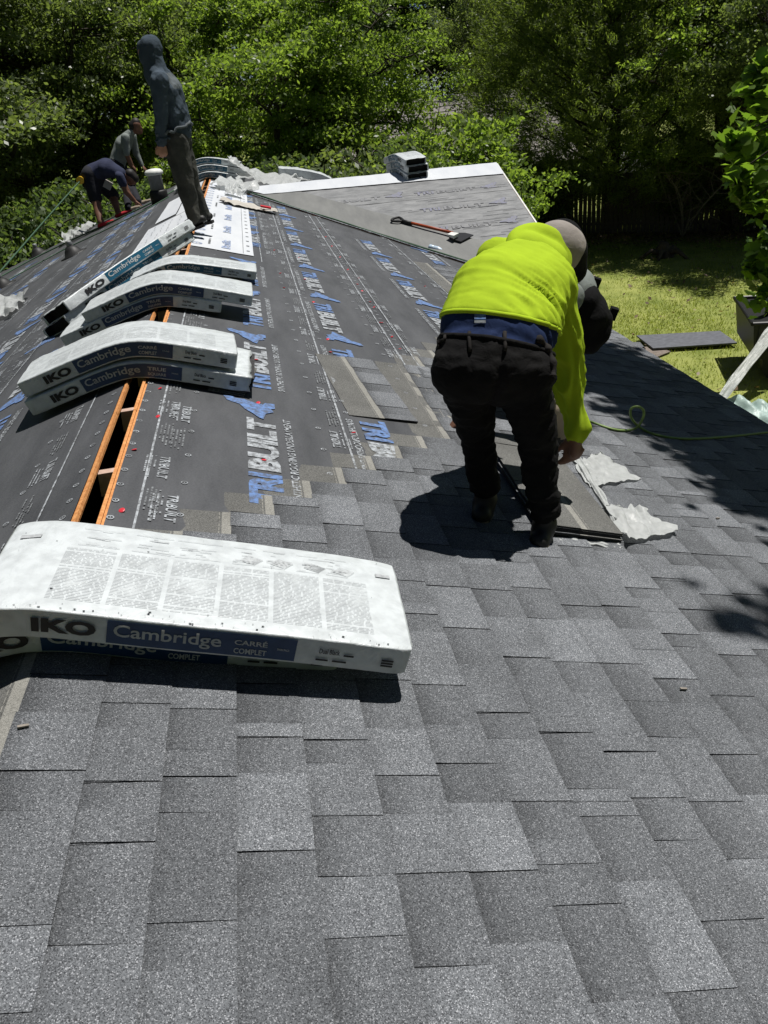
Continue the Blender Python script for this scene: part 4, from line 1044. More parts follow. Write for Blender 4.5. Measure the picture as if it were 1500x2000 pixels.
# --- worker in yellow, bent over
yman = empty('person', RS(1.55, 2.55, 0), 0, 'person in bright yellow shirt and black work trousers bending over, back to camera', 'person', 'roofers at work')
H = J(962, 722, 2.42); LH = J(906, 722, 2.44); RH = J(1020, 730, 2.42)
LK = J(932, 846, 2.58); LA = J(948, 966, 2.60); RK = J(1050, 868, 2.45); RA = J(1064, 1014, 2.44)
Ws = J(960, 698, 2.46); W1 = J(966, 652, 2.52); SPm = J(992, 575, 2.68); NB = J(1050, 512, 2.90)
RSH = J(1084, 570, 2.80); LSH = J(975, 508, 2.98); REL = J(1106, 712, 2.78); RWR = J(1127, 842, 2.76); LEL = LSH + Vector((.05, .10, -.24)); LWR = LEL + Vector((.02, .08, -.24))
HD = J(1084, 492, 3.03); wa = (RSH - LSH).normalized(); hipa = (RH - LH).normalized()
sp = (NB - Ws).normalized()
segs = [
 (LH, .110, RH, .110, 1, None), (LH, .094, LK, .062, 1), (RH, .094, RK, .063, 1), (LK, .062, LA + Vector((0, 0, .05)), .057, 1), (RK, .063, RA + Vector((0, 0, .05)), .059, 1),
 (H, .112, Ws, .120, 1, (hipa, 1.56)), (Ws, .120, Ws + sp * .06, .120, 2, (hipa, 1.56), .0),
 (W1, .134, SPm, .140, 0, (wa * .45 + hipa * .55, 1.44)), (SPm, .140, NB - sp * .10, .128, 0, (wa, 1.38)), (NB - sp * .10, .13, NB - sp * .02, .08, 0, (wa, 1.25)),
 (RSH, .080, REL, .058, 6), (REL, .058, RWR, .043, 6), (LSH, .085, LEL, .062, 6), (LEL, .062, LWR, .046, 6),
 (RSH.lerp(NB, .4), .085, RSH, .088, 6), (LSH.lerp(NB, .4), .085, LSH, .088, 6),
 (NB, .058, HD, .06, 3), (HD - Vector((0, .0, .02)), .078, HD + Vector((.01, .02, .03)), .085, 3)]
segs += hand_segs(RWR, (J(1122, 900, 2.76) - RWR), Vector((-.9, .3, 0)), Vector((.6, -.6, .2)), 3, curl=.75, sc=1.08)
segs += hand_segs(LWR, Vector((.1, .2, -1)), Vector((.6, -.4, 0)), Vector((.3, .8, .2)), 3, curl=.7)
foot(segs, LA + Vector((0, 0, -.02)), (.35, .9, -.12), NR, 4); foot(segs, RA + Vector((0, 0, -.02)), (.45, .88, -.15), NR, 4)
for a_ in (LA, RA): segs.append((a_ + Vector((-.03, -.06, -.085)), .030, a_ + Vector((.0, .0, -.092)), .034, 5, (NR, .7)))
sp_np = np.array(sp); wa_np = np.array(wa); W1n = np.array(W1); La, Ra = np.array(LA), np.array(RA)
def ywr(co, no, vm):
    d = np.zeros(len(co)); sh = (vm == 0) | (vm == 6); tr = vm == 1
    P = co[sh]; t = (P - W1n) @ sp_np; u = (P - W1n) @ wa_np
    wv = np.cross(sp_np, wa_np); h_ = (P - W1n) @ wv
    q = np.stack([t + .9 * u * np.abs(u) + .12 * h_ + .020 * vnoise(P, (7, 7, 7), 3.3), u, h_], 1)
    n1 = vnoise(q, (27, 5.5, 5.5), 3.1); n2 = vnoise(q, (52, 9, 9), 5.9); n3 = vnoise(P, (5, 5, 5), 7.7)
    side = np.clip((u + .10) / .22, .18, 1.0) * np.clip((t + .06) / .10, .3, 1)
    d[sh] = side * (.027 * (.5 - np.abs(n1) * 1.7) + .012 * (.4 - np.abs(n2) * 1.5)) + .007 * n3
    P = co[tr]; zz = np.minimum(np.abs(P[:, 2] - La[2]), np.abs(P[:, 2] - Ra[2]))
    low = np.clip((.22 - (P[:, 2] + .45)) / .22, 0, 1)
    hc = (P - np.array(H)) @ np.array(hipa); seat = np.clip((P[:, 2] - (H[2] - .14)) / .06, 0, 1)
    rid = lambda q_, sc_, sd: .5 - np.abs(vnoise(q_, sc_, sd)) * 1.7
    d[tr] = .010 * vnoise(P, (8, 8, 6), 5.5) + (1 - seat * .5) * (.013 * rid(P, (11, 11, 20), 9.5) + .008 * rid(P, (22, 22, 34), 3.5)) + .010 * low * np.sin((P[:, 2] + .05 * vnoise(P, (8, 8, 8), 2.2)) * 2 * np.pi / .05) - .014 * seat * np.exp(-(hc / .014) ** 2)
    return d
ybody = body_mesh('body', segs, [MAT['hi_vis'], MAT['work_trousers'], MAT['navy_band'], MAT['skin'], MAT['boot_black'], MAT['boot_sole'], MAT['hi_vis']], .0095, 5, yman, ywr)
# hem of the shirt: a loose rolled edge
def ring_on(c, ax, wdir, rw, rd, n=40, wob=.006, seed=0.0, a0=0.0, a1=2 * math.pi):
    ax = Vector(ax).normalized(); w_ = Vector(wdir); w_ = (w_ - ax * w_.dot(ax)).normalized(); d_ = ax.cross(w_); out = []
    for i in range(n + 1):
        a = a0 + (a1 - a0) * i / n; out.append(Vector(c) + w_ * rw * math.cos(a) + d_ * rd * math.sin(a) + ax * wob * noise.noise(Vector((math.cos(a) * 2 + seed, math.sin(a) * 2, seed))) * 3)
    return out
from mathutils.bvhtree import BVHTree
def bvh(o): return BVHTree.FromPolygons([v.co[:] for v in o.data.vertices], [p.vertices[:] for p in o.data.polygons])
def snap(o, pts, off):
    bv = bvh(o); out = []
    for p in pts:
        c, n_, i_, d_ = bv.find_nearest(Vector(p)); out.append(c + n_ * off)
    return out
def cast(o, pix, off=0.0):
    bv = bvh(o); out = []
    for px, py in pix:
        c, n_, i_, d_ = bv.ray_cast(Vector(Cp), Vector(ray(px, py)).normalized())
        if c is None: c, n_, i_, d_ = bv.find_nearest(Vector(Cp) + Vector(ray(px, py)).normalized() * 2.6)
        out.append(c + n_ * off)
    return out
# waist line, band and hem are set by planes across the trunk
def cutplane(pl, pm, pr):
    a_, b_, c_ = cast(ybody, [pl, pm, pr]); inward = (b_ - Vector(Cp)).normalized(); n_ = (c_ - a_).cross(inward).normalized()
    if n_.dot(sp) < 0: n_ = -n_
    n_ = (n_ + sp * .35).normalized(); return np.array(b_), np.array(n_)
q0, n0_ = cutplane((885, 652), (945, 656), (1010, 660)); q1, n1_ = cutplane((885, 616), (945, 612), (1010, 624))
me = ybody.data; nf = len(me.polygons); ce = np.empty(nf * 3, np.float32); me.polygons.foreach_get('center', ce); ce = ce.reshape(-1, 3).astype(float)
mi_ = np.empty(nf, np.int32); me.polygons.foreach_get('material_index', mi_)
t_0 = (ce - q0) @ n0_; t_1 = (ce - q1) @ n1_; trunk = (mi_ <= 2)
mi_[trunk & (t_1 > 0)] = 0; mi_[trunk & (t_1 <= 0) & (t_0 > 0)] = 2; mi_[trunk & (t_0 <= 0)] = 1; me.polygons.foreach_set('material_index', mi_)
nv = len(me.vertices); co = np.empty(nv * 3, np.float32); me.vertices.foreach_get('co', co); co = co.reshape(-1, 3).astype(float); no = np.empty(nv * 3, np.float32); me.vertices.foreach_get('normal', no); no = no.reshape(-1, 3).astype(float)
tv0 = (co - q0) @ n0_; tv1 = (co - q1) @ n1_
vown = np.zeros(nv, bool)
for p_ in me.polygons:
    if mi_[p_.index] <= 2:
        for q_ in p_.vertices: vown[q_] = True
co = co + no * (.009 * np.clip(tv1 / .012, 0, 1) * np.clip(1 - tv1 / .12, 0, 1) * vown)[:, None]
co = co + no * (.007 * np.clip(-tv0 / .01, 0, 1) * np.clip(1 + tv0 / .05, 0, 1) * vown)[:, None]
me.vertices.foreach_set('co', co.astype(np.float32).ravel()); me.update()
bvy = bvh(ybody)
def belt(q, n_, rad, off, name, mat):
    n_ = Vector(n_); c = Ws + sp * ((Vector(q) - Ws).dot(n_) / sp.dot(n_)); x = (hipa - n_ * hipa.dot(n_)).normalized(); y = n_.cross(x); pts = []
    for i in range(81):
        a = 2 * math.pi * i / 80; d = x * math.cos(a) + y * math.sin(a); h_, hn, hi, hd_ = bvy.ray_cast(c + d * .30, -d)
        if h_ is not None and (h_ - c).length < .26: pts.append(h_ + d * off)
    m = MB(); m.tube(pts, rad, 8, False); m.build(name, MAT[mat], yman, True)
belt(q1 + n1_ * .004, n1_, .0085, .001, 'shirt_hem', 'hi_vis'); belt(q0 - n0_ * .006, n0_, .009, .000, 'waistband', 'work_trousers')
for px, py in ((857, 655), (917, 664), (985, 662)):
    pl = cast(ybody, [(px, py - 14), (px, py), (px + 1, py + 12), (px + 2, py + 24)], .004)
    if len(pl) > 1: m = MB(); m.tube(pl, .0065, 6); m.build('belt_loop', MAT['pocket'], yman, True)
for (px, py, w_, h_), mt in (((938, 614, 22, 10), 'print_blue'), ((938, 626, 22, 5), 'print_white')):
    q = cast(ybody, [(px - w_ / 2, py), (px + w_ / 2, py), (px + w_ / 2, py + h_), (px - w_ / 2, py + h_)], .003)
    if len(q) == 4: m = MB(); m.add(q, [(0, 1, 2, 3)]); m.build('band_tag', MAT[mt], yman)
# white and blue tag on the navy band
# cap and lowered hood
hd = (HD - NB).normalized()
m = MB(); capsule(m, HD + Vector((.0, -.005, .018)), .104, HD + Vector((.035, .02, .0)), .100, (wa, .95)); me = remeshed('hood_cap', m, .012, 3)
me.materials.append(MAT['taupe_hood']); o = bpy.data.objects.new('cap', me); COL.objects.link(o); setp(o, yman); me.polygons.foreach_set('use_smooth', [True] * len(me.polygons))
m = MB(); capsule(m, HD + Vector((.055, .03, -.02)), .092, HD + Vector((.085, .045, -.085)), .066); me = remeshed('face_cover', m, .012, 3); me.materials.append(MAT['black_fabric'])
o = bpy.data.objects.new('face_cover', me); COL.objects.link(o); setp(o, yman)
hp = [J(1002, 486, 2.86), J(1012, 466, 2.92), J(1045, 459, 2.96), J(1078, 472, 2.97), J(1097, 502, 2.95), J(1100, 528, 2.92)]
m = MB(); pts = catmull(hp, 6); m.tube(pts, [.030 + .018 * math.sin(math.pi * i / (len(pts) - 1)) for i in range(len(pts))], 12); capsule(m, J(1030, 490, 2.88), .07, J(1072, 508, 2.90), .07, (wa, 1.2))
me = remeshed('hood', m, .010, 4); me.materials.append(MAT['hi_vis']); me.polygons.foreach_set('use_smooth', [True] * len(me.polygons)); o = bpy.data.objects.new('hood', me); COL.objects.link(o); setp(o, yman)
# boot soles and trouser pocket
pk = cast(ybody, [(1048, 660), (1062, 672), (1072, 690), (1078, 712), (1078, 735)], .004); pk = catmull(pk, 5)
m = MB(); m.tube(pk, [.011 + .004 * math.sin(i) for i in range(len(pk))], 8); m.build('pocket_edge', MAT['pocket'], yman, True)

# --- crouching worker with the black backpack
cman = empty('person', RS(2.25, 3.75, 0), 0, 'crouching person in grey shirt hidden behind the worker in yellow, black backpack on', 'person', 'roofers at work')
cH = J(1085, 705, 3.85); cS = J(1116, 572, 3.74); cN = J(1104, 540, 3.70); cHd = J(1092, 500, 3.55); hx = Vector((.35, 1, 0)).normalized()
cSH1 = cN + Vector((-.06, -.19, -.05)); cSH2 = cN + Vector((.05, .19, -.05))
cK1 = J(1082, 800, 3.50); cA1 = Vector(on_right(1100, 842, .09)); cK2 = cH + Vector((-.35, .15, -.12)); cA2 = Vector(RS(1.95, 4.1, .09))
cHand = Vector(on_right(897, 826, .03)); cE = cSH1.lerp(cHand, .5) + Vector((-.02, -.08, .06))
segs = [(cH, .14, cH + Vector((0, 0, .04)), .135, 1, (hx, 1.25)), (cH, .125, cS, .128, 0, (hx, 1.25)), (cS, .128, cN, .075, 0, (hx, 1.4)), (cN, .055, cHd, .055, 2), (cHd, .088, cHd + Vector((.01, 0, .05)), .092, 2),
 (cSH1, .075, cE, .055, 0), (cE, .052, cHand + Vector((.07, .0, .05)), .036, 0), (cSH2, .075, cSH2 + Vector((-.25, .05, -.22)), .055, 0), (cSH2 + Vector((-.25, .05, -.22)), .05, cSH2 + Vector((-.45, .0, -.36)), .036, 0),
 (cH + Vector((0, -.09, 0)), .105, cK1, .078, 3), (cK1, .075, cA1, .055, 3), (cH + Vector((0, .09, 0)), .105, cK2, .078, 3), (cK2, .075, cA2, .055, 3)]
segs += hand_segs(cHand + Vector((.07, 0, .05)), Vector((-.9, -.1, -.35)), (0, -1, 0), NR, 2, curl=.5)
foot(segs, cA1, (-.9, -.2, .25), NR, 4); foot(segs, cA2, (-.9, .0, .25), NR, 4)
body_mesh('body', segs, [MAT['grey_shirt'], MAT['work_trousers'], MAT['skin'], MAT['beige_fabric'], MAT['boot_black']], .013, 5, cman, lambda co, no, vm: .006 * vnoise(co, (11, 11, 11), 4.4))
m = MB(); capsule(m, cHd + Vector((.0, 0, .02)), .108, cHd + Vector((.01, 0, .065)), .100); me = remeshed('cap', m, .014, 3); me.materials.append(MAT['black_fabric']); o = bpy.data.objects.new('cap', me); COL.objects.link(o); setp(o, cman)
pack = empty('backpack', J(1158, 690, 3.80), 0, 'bulging black backpack with straps on the crouching worker', 'backpack')
a1, a2, a3 = J(1142, 585, 3.66), J(1146, 610, 3.68), J(1148, 655, 3.68)
m = MB(); capsule(m, a1, .080, a2, .105, (hx, 1.25)); capsule(m, a2, .108, a3, .092, (hx, 1.25)); capsule(m, J(1172, 622, 3.66), .058, J(1168, 652, 3.66), .064, (hx, 1.3))
me = remeshed('bag', m, .011, 3); me.materials.append(MAT['black_fabric'])
nv = len(me.vertices); co = np.empty(nv * 3, np.float32); me.vertices.foreach_get('co', co); no = np.empty(nv * 3, np.float32); me.vertices.foreach_get('normal', no); co = co.reshape(-1, 3).astype(float)
co = co + no.reshape(-1, 3) * (.012 * vnoise(co, (13, 13, 13), 2.2))[:, None]; me.vertices.foreach_set('co', co.astype(np.float32).ravel()); me.polygons.foreach_set('use_smooth', [True] * len(me.polygons))
o = bpy.data.objects.new('bag', me); COL.objects.link(o); setp(o, pack)
for px, py, sz in ((1164, 553, .045), (1197, 612, .05)):
    m = MB(); c = J(px, py, 3.72); m.box(c, (sz, sz, sz * 1.15), (Vector((.9, .2, -.4)).normalized(), hx, Vector((.4, 0, .9)).normalized())); m.build('buckle_flap', MAT['black_fabric'], pack)
m = MB(); m.tube(catmull([J(1150, 555, 3.68), J(1140, 575, 3.66), J(1130, 600, 3.66), J(1118, 640, 3.68)], 6), .013, 6); m.build('strap', MAT['black_steel'], pack, True)
m = MB(); m.tube(catmull([J(1182, 600, 3.68), J(1180, 625, 3.68), J(1168, 648, 3.68), J(1148, 654, 3.68)], 6), .006, 6); m.build('zip', MAT['grey_metal'], pack, True)

# --- standing worker in the hooded shirt, on the ridge
sman = empty('person', (0, 8.2, 0), 0, 'person standing on the ridge in slate hooded shirt and grey trousers, hood up', 'person', 'roofers at work')
Y = 8.2; fd = Vector((-1, .12, 0)).normalized(); sd_ = Vector((.12, 1, 0)).normalized()
sH = J(345, 272, Y); sN = J(303, 134, Y); sHd = J(293, 100, Y); sC = J(326, 178, Y); sW = J(343, 240, Y)
kN = J(362, 365, Y - .10); aN = J(379, 424, Y - .10); kF = J(373, 360, Y + .13); aF = J(396, 416, Y + .16)
shN = J(311, 158, Y - .2); elN = J(314, 218, Y - .22); wrN = J(315, 276, Y - .2); shF = shN + sd_ * .40; elF = elN + sd_ * .42; wrF = wrN + sd_ * .38
segs = [(sH, .125, sW, .13, 1, (sd_, 1.3)), (sW - Vector((0, 0, .05)), .135, sC, .135, 0, (sd_, 1.38)), (sC, .135, sN - Vector((0, 0, .05)), .085, 0, (sd_, 1.7)), (sN - Vector((0, 0, .05)), .105, sHd - Vector((-.01, 0, .05)), .088, 0), (sN + Vector((.03, 0, -.06)), .09, sN + Vector((.07, 0, -.10)), .08, 0, (sd_, 1.4)),
 (sHd - Vector((.005, 0, .04)), .100, sHd + Vector((0.015, 0, .030)), .096, 0, (sd_, .88)), (sHd + Vector((-.06, .04, .045)), .05, sHd + Vector((-.055, .04, -.05)), .055, 0), (sHd + Vector((.05, 0, .05)), .05, sHd + Vector((.075, 0, .02)), .04, 0), (shN, .078, elN, .060, 0), (elN, .060, wrN, .045, 0), (shF, .078, elF, .060, 0), (elF, .060, wrF, .045, 0), (shN, .08, shF, .08, 0),
 (sH - sd_ * .09, .118, kN, .085, 1), (kN, .085, aN, .066, 1), (sH + sd_ * .09, .118, kF, .085, 1), (kF, .082, aF, .064, 1)]
segs += hand_segs(wrN, Vector((-.1, 0, -1)), fd, -sd_, 2, curl=.8, sc=1.05) + hand_segs(wrF, Vector((-.1, 0, -1)), fd, sd_, 2, curl=.8, sc=1.05)
foot(segs, aN - Vector((0, 0, .0)), (-.97, -.05, -.22), NL, 3, .27); foot(segs, aF, (-.97, .2, -.1), Vector((0, 0, 1)), 3, .27)
def swr(co, no, vm):
    rid = lambda q_, sc_, sd: .5 - np.abs(vnoise(q_, sc_, sd)) * 1.7
    d = .006 * vnoise(co, (8, 8, 10), 1.7) + .013 * rid(co, (10, 10, 6), 3.7) + .007 * rid(co, (20, 20, 14), 6.7)
    hd = co[:, 2] > sN[2] - .02; d[hd] *= .55; tr = vm == 1; P = co[tr]
    d[tr] = .010 * vnoise(P, (7, 7, 4), 4.1) + .014 * rid(P + np.outer(P[:, 2], [.3, 0, 0]), (8, 8, 5.5), 8.8) + .004 * rid(P, (16, 16, 14), 5.8); return d
sNn = np.array(sN); yk_d = np.array([.35, 0, -1.0])
def yoke(ce, mi):
    r = ce - sNn; k = (mi == 0) & (r[:, 0] > -.02 - .3 * r[:, 2]) & (r[:, 2] < -.045) & (r[:, 2] > -.20 + .15 * r[:, 0]) & (np.abs(r[:, 1]) < .17); mi = mi.copy(); mi[k] = 4; return mi
sbody = body_mesh('body', segs, [MAT['slate_shirt'], MAT['grey_trousers'], MAT['skin_light'], MAT['boot_black'], MAT['yoke_grey']], .0095, 4, sman, swr, yoke)
hf = Vector((-.75, .66, 0)).normalized()
m = MB(); capsule(m, sHd + hf * .045 - Vector((0, 0, .01)), .078, sHd + hf * .055 - Vector((0, 0, .05)), .066); capsule(m, sHd + hf * .122 - Vector((0, 0, .012)), .012, sHd + hf * .13 - Vector((0, 0, .032)), .015); me = remeshed('face', m, .010, 3); me.materials.append(MAT['skin_light']); o = bpy.data.objects.new('face', me); COL.objects.link(o); setp(o, sman)
for wv_ in (wrN, wrF):
    m = MB(); m.tube(snap(sbody, ring_on(wv_ + Vector((0, 0, .015)), Vector((0, 0, 1)), fd, .08, .08), .001), .010, 6, False); m.build('cuff', MAT['slate_shirt'], sman, True)
for av_, dv_ in ((aN, Vector((-.97, -.05, -.22))), (aF, Vector((-.97, .2, -.1)))):
    dv_ = dv_.normalized(); m = MB(); c = av_ + dv_ * .06 - Vector((0, 0, .098)); m.box(c, (.29, .098, .026), (dv_, dv_.cross(Vector((0, 0, 1))).normalized(), dv_.cross(Vector((0, 0, 1))).normalized().cross(dv_))); m.build('boot_sole', MAT['rubber_black'], sman)
m = MB(); m.tube(snap(sbody, ring_on(sH + Vector((0, 0, .085)), Vector((-.15, 0, 1)), sd_, .24, .2, wob=.006), .004), .013, 6, False); m.build('undershirt_hem', MAT['yoke_grey'], sman, True)

# --- worker in grey shirt on the left slope
gman = empty('person', L3(260, 402), 0, 'person in light grey shirt and dark trousers reaching forward on the left slope', 'person', 'roofers at work')
Y = 16.9; gs = Vector((.15, 1, 0)).normalized()
gH = J(229, 317, Y); gC = J(241, 282, Y); gN = J(255, 260, Y); gHd = J(266, 249, Y)
sh1, sh2 = J(245, 268, Y - .2), J(258, 266, Y + .2); e1, w1 = J(247, 300, Y - .25), J(256, 322, Y - .2); e2, w2 = J(266, 300, Y + .2), J(277, 322, Y + .15)
k1, an1 = J(246, 358, Y - .1), L3(250, 405, .09); k2, an2 = J(252, 352, Y + .15), L3(270, 393, .09)
segs = [(gH, .15, gC, .15, 0, (gs, 1.25)), (gC, .15, gN, .08, 0, (gs, 1.5)), (gN, .06, gHd, .06, 2), (gHd - Vector((0, 0, .03)), .09, gHd + Vector((0, 0, .04)), .10, 2), (gHd + Vector((.10, 0, -.01)), .018, gHd + Vector((.108, 0, -.035)), .022, 2),
 (gHd + Vector((.06, 0, -.09)), .04, gHd + Vector((.08, 0, -.08)), .035, 2), (gHd + Vector((.0, -.095, -.01)), .016, gHd + Vector((.0, -.1, -.03)), .016, 2),
 (sh1, .08, e1, .062, 0), (e1, .055, w1, .042, 2), (sh2, .08, e2, .062, 0), (e2, .055, w2, .042, 0), (gH - gs * .08, .12, k1, .085, 1), (k1, .08, an1, .062, 1), (gH + gs * .08, .12, k2, .085, 1), (k2, .08, an2, .062, 1)]
segs += hand_segs(w1, Vector((.5, 0, -.8)), (0, 1, 0), (.7, 0, .5), 2, sc=1.2) + hand_segs(w2, Vector((.45, 0, -.85)), (0, -1, 0), (.7, 0, .5), 2, sc=1.2)
foot(segs, an1, (.95, -.1, .25), NL, 3, .28); foot(segs, an2, (.95, .1, .25), NL, 3, .28)
body_mesh('body', segs, [MAT['grey_shirt'], MAT['dark_shorts'], MAT['skin'], MAT['beige_fabric']], .014, 4, gman, lambda co, no, vm: .012 * vnoise(co, (7, 7, 7), 6.1))
m = MB(); capsule(m, gHd + Vector((-.035, 0, .03)), .10, gHd + Vector((.01, 0, .075)), .092); me = remeshed('hair', m, .014, 2); me.materials.append(MAT['hair']); o = bpy.data.objects.new('hair', me); COL.objects.link(o); setp(o, gman)

# --- worker in navy shirt bent double with a harness
nman = empty('person', L3(215, 432), 0, 'person in navy T-shirt, dark shorts and red shoes bent double on the left slope', 'person', 'roofers at work')
Y = 15.7
nH = J(178, 340, Y); nC = J(208, 328, Y); nN = J(236, 338, Y); nHd = J(252, 346, Y)
s1, s2 = J(234, 345, Y - .2), J(236, 336, Y + .2); e1, w1 = J(245, 373, Y - .2), J(262, 392, Y - .15); e2, w2 = J(246, 368, Y + .15), J(258, 388, Y + .2)
k1, an1 = J(186, 388, Y - .15), L3(196, 434, .10); k2, an2 = J(220, 382, Y + .1), L3(231, 415, .10)
segs = [(nH, .155, nC, .165, 0, (gs, 1.25)), (nC, .165, nN, .095, 0, (gs, 1.6)), (nN, .06, nHd, .06, 2), (nHd, .095, nHd + Vector((.04, 0, -.05)), .092, 2), (nHd + Vector((.0, -.02, -.12)), .02, nHd + Vector((-.02, -.02, -.125)), .02, 2),
 (s1, .08, s1.lerp(e1, .5), .072, 0), (s1.lerp(e1, .4), .058, e1, .050, 2), (e1, .050, w1, .036, 2), (s2, .08, s2.lerp(e2, .5), .07, 0), (s2.lerp(e2, .4), .058, e2, .05, 2), (e2, .05, w2, .036, 2),
 (nH - gs * .1, .14, k1, .115, 1), (nH + gs * .1, .14, k2, .115, 1), (k1, .085, k1.lerp(an1, .5), .070, 2), (k1.lerp(an1, .5), .07, an1, .05, 2), (k2, .085, k2.lerp(an2, .5), .07, 2), (k2.lerp(an2, .5), .07, an2, .05, 2), (nH, .16, nH + Vector((.05, 0, -.12)), .15, 1, (gs, 1.2))]
segs += hand_segs(w1, Vector((.75, 0, -.6)), (0, 1, 0), (.6, 0, .7), 2, sc=1.2, curl=.2) + hand_segs(w2, Vector((.6, 0, -.75)), (0, -1, 0), (.6, 0, .7), 2, sc=1.2, curl=.3)
foot(segs, an1, (.95, -.1, .28), NL, 3, .30); foot(segs, an2, (.95, .1, .28), NL, 3, .30)
body_mesh('body', segs, [MAT['navy_shirt'], MAT['dark_shorts'], MAT['skin'], MAT['red_shoe']], .014, 4, nman, lambda co, no, vm: .012 * vnoise(co, (7, 7, 7), 9.1))
m = MB(); capsule(m, nHd + Vector((.03, 0, .045)), .095, nHd + Vector((.085, 0, -.03)), .085); me = remeshed('hair', m, .014, 2); me.materials.append(MAT['hair']); o = bpy.data.objects.new('hair', me); COL.objects.link(o); setp(o, nman)
m = MB(); capsule(m, nH + Vector((-.13, 0, -.02)), .075, nH + Vector((-.13, 0, -.16)), .07); me = remeshed('tool_pouch', m, .016, 2); me.materials.append(MAT['black_fabric']); o = bpy.data.objects.new('tool_pouch', me); COL.objects.link(o); setp(o, nman)
m = MB(); c = J(157, 352, Y - .2); m.lathe(c, [(.03, -.04), (.065, -.035), (.065, .035), (.03, .04)], 14, (0, 1, 0)); tag(m.build('rope_grab', MAT['yellow_plastic']), 'yellow rope grab clipped behind the worker in navy', 'rope grab')
m = MB(); c = J(211, 361, Y - .32); m.box(c, (.13, .08, .13), (Vector((.8, 0, -.6)), Vector((0, 1, 0)), Vector((.6, 0, .8)))); m.build('thigh_patch', MAT['taupe_hood'], nman)
cord('safety_rope', 'taut green rope from the harness of the worker in navy down to the left', [J(157, 353, Y - .2), J(110, 405, 14.6), J(60, 462, 13.4), J(-15, 548, 11.8)], .012, MAT['rope_green'], 'rope', 'ropes')
cord('rope_tail', 'curled loose rope end beside the red shoe', [L3(153, 425, .25), L3(156, 436, .12), L3(168, 440, .03), L3(190, 438, .03), L3(200, 432, .03)], .010, MAT['rope_green'], 'rope', 'ropes')
# ------------------------------------------------------------------ trees
def leaf_quads(C, size, rg, up=.28, asp=.55, out=None):
    """C (n,3) leaf centres -> (n*4,3) rhombic leaves"""
    n = len(C); nrm = rg.normal(size=(n, 3)); nrm[:, 2] = np.abs(nrm[:, 2]) * .8 + up; nrm /= np.linalg.norm(nrm, axis=1)[:, None]
    a = rg.normal(size=(n, 3)); 
    if out is not None: a = a * .6 + out
    a -= nrm * np.sum(a * nrm, 1)[:, None]; a /= np.linalg.norm(a, axis=1)[:, None] + 1e-9
    b = np.cross(nrm, a); s = size * rg.uniform(.6, 1.35, n)[:, None]
    P = np.stack([C - a * s, C - a * s * .05 + b * s * asp, C + a * s, C - a * s * .05 - b * s * asp], 1)
    return P.reshape(-1, 3)
def limb_path(p0, d, L, rg, n=5, up=.25, wob=.18):
    pts = [np.array(p0, float)]; d = np.array(d, float)
    for i in range(n):
        d = d + rg.normal(size=3) * wob; d[2] += up * .2; d /= np.linalg.norm(d); pts.append(pts[-1] + d * L / n)
    return pts
def broadleaf(seed, H=11.0, Rc=3.6, trunk_h=.32, nclump=150, per=190, size=.12, sig=.42, low=.2, lean=.1, gap=.0):
    """returns (trunk MB, leaf verts): a tree of height H at the origin"""
    rg = np.random.default_rng(seed); tb = MB(); tips = []
    base = limb_path((0, 0, -.1), (rg.normal() * lean, rg.normal() * lean, 1), H * .72, rg, 8, .6, .06)
    tb.tube([tuple(p) for p in base], [H * .020 * (1 - .085 * i) for i in range(len(base))], 9)
    nl = 13
    for k in range(nl):
        t = low + (.98 - low) * (k + .5) / nl; idx = t * (len(base) - 1); i = int(idx); p = base[i] + (base[min(i + 1, len(base) - 1)] - base[i]) * (idx - i)
        a = k * 2.4 + rg.uniform(-.4, .4); L = Rc * (1.0 - .45 * abs(t - .45) * 1.6) * rg.uniform(.8, 1.15)
        q = limb_path(p, (math.cos(a), math.sin(a), rg.uniform(.15, .7)), L, rg, 6, .3)
        tb.tube([tuple(x) for x in q], [H * .0075 * (1 - .13 * j) for j in range(len(q))], 6)
        for j in range(2, 7):
            for z in range(2):
                dd = rg.normal(size=3); dd[2] = abs(dd[2]) * .7
                r = limb_path(q[j], dd, rg.uniform(.5, 1.3) * Rc * .3, rg, 3, .2)
                tb.tube([tuple(x) for x in r], [.022, .016, .011, .006], 4, False); tips.append(r[-1]); tips.append(r[-2])
        tips.append(q[-1])
    top = base[-1]
    for k in range(14): tips.append(top + rg.normal(size=3) * np.array([Rc * .25, Rc * .25, H * .10]) + np.array([0, 0, H * .10]))
    tips = np.array(tips); sel = tips[rg.integers(0, len(tips), nclump)] + rg.normal(size=(nclump, 3)) * .28
    C = []
    for c in sel:
        m_ = int(per * rg.uniform(.5, 1.5)); s = sig * rg.uniform(.6, 1.3); C.append(c + rg.normal(size=(m_, 3)) * np.array([s, s, s * .38]))
    C = np.concatenate(C); C = C[C[:, 2] > H * .06]
    return tb, leaf_quads(C, size, rg)
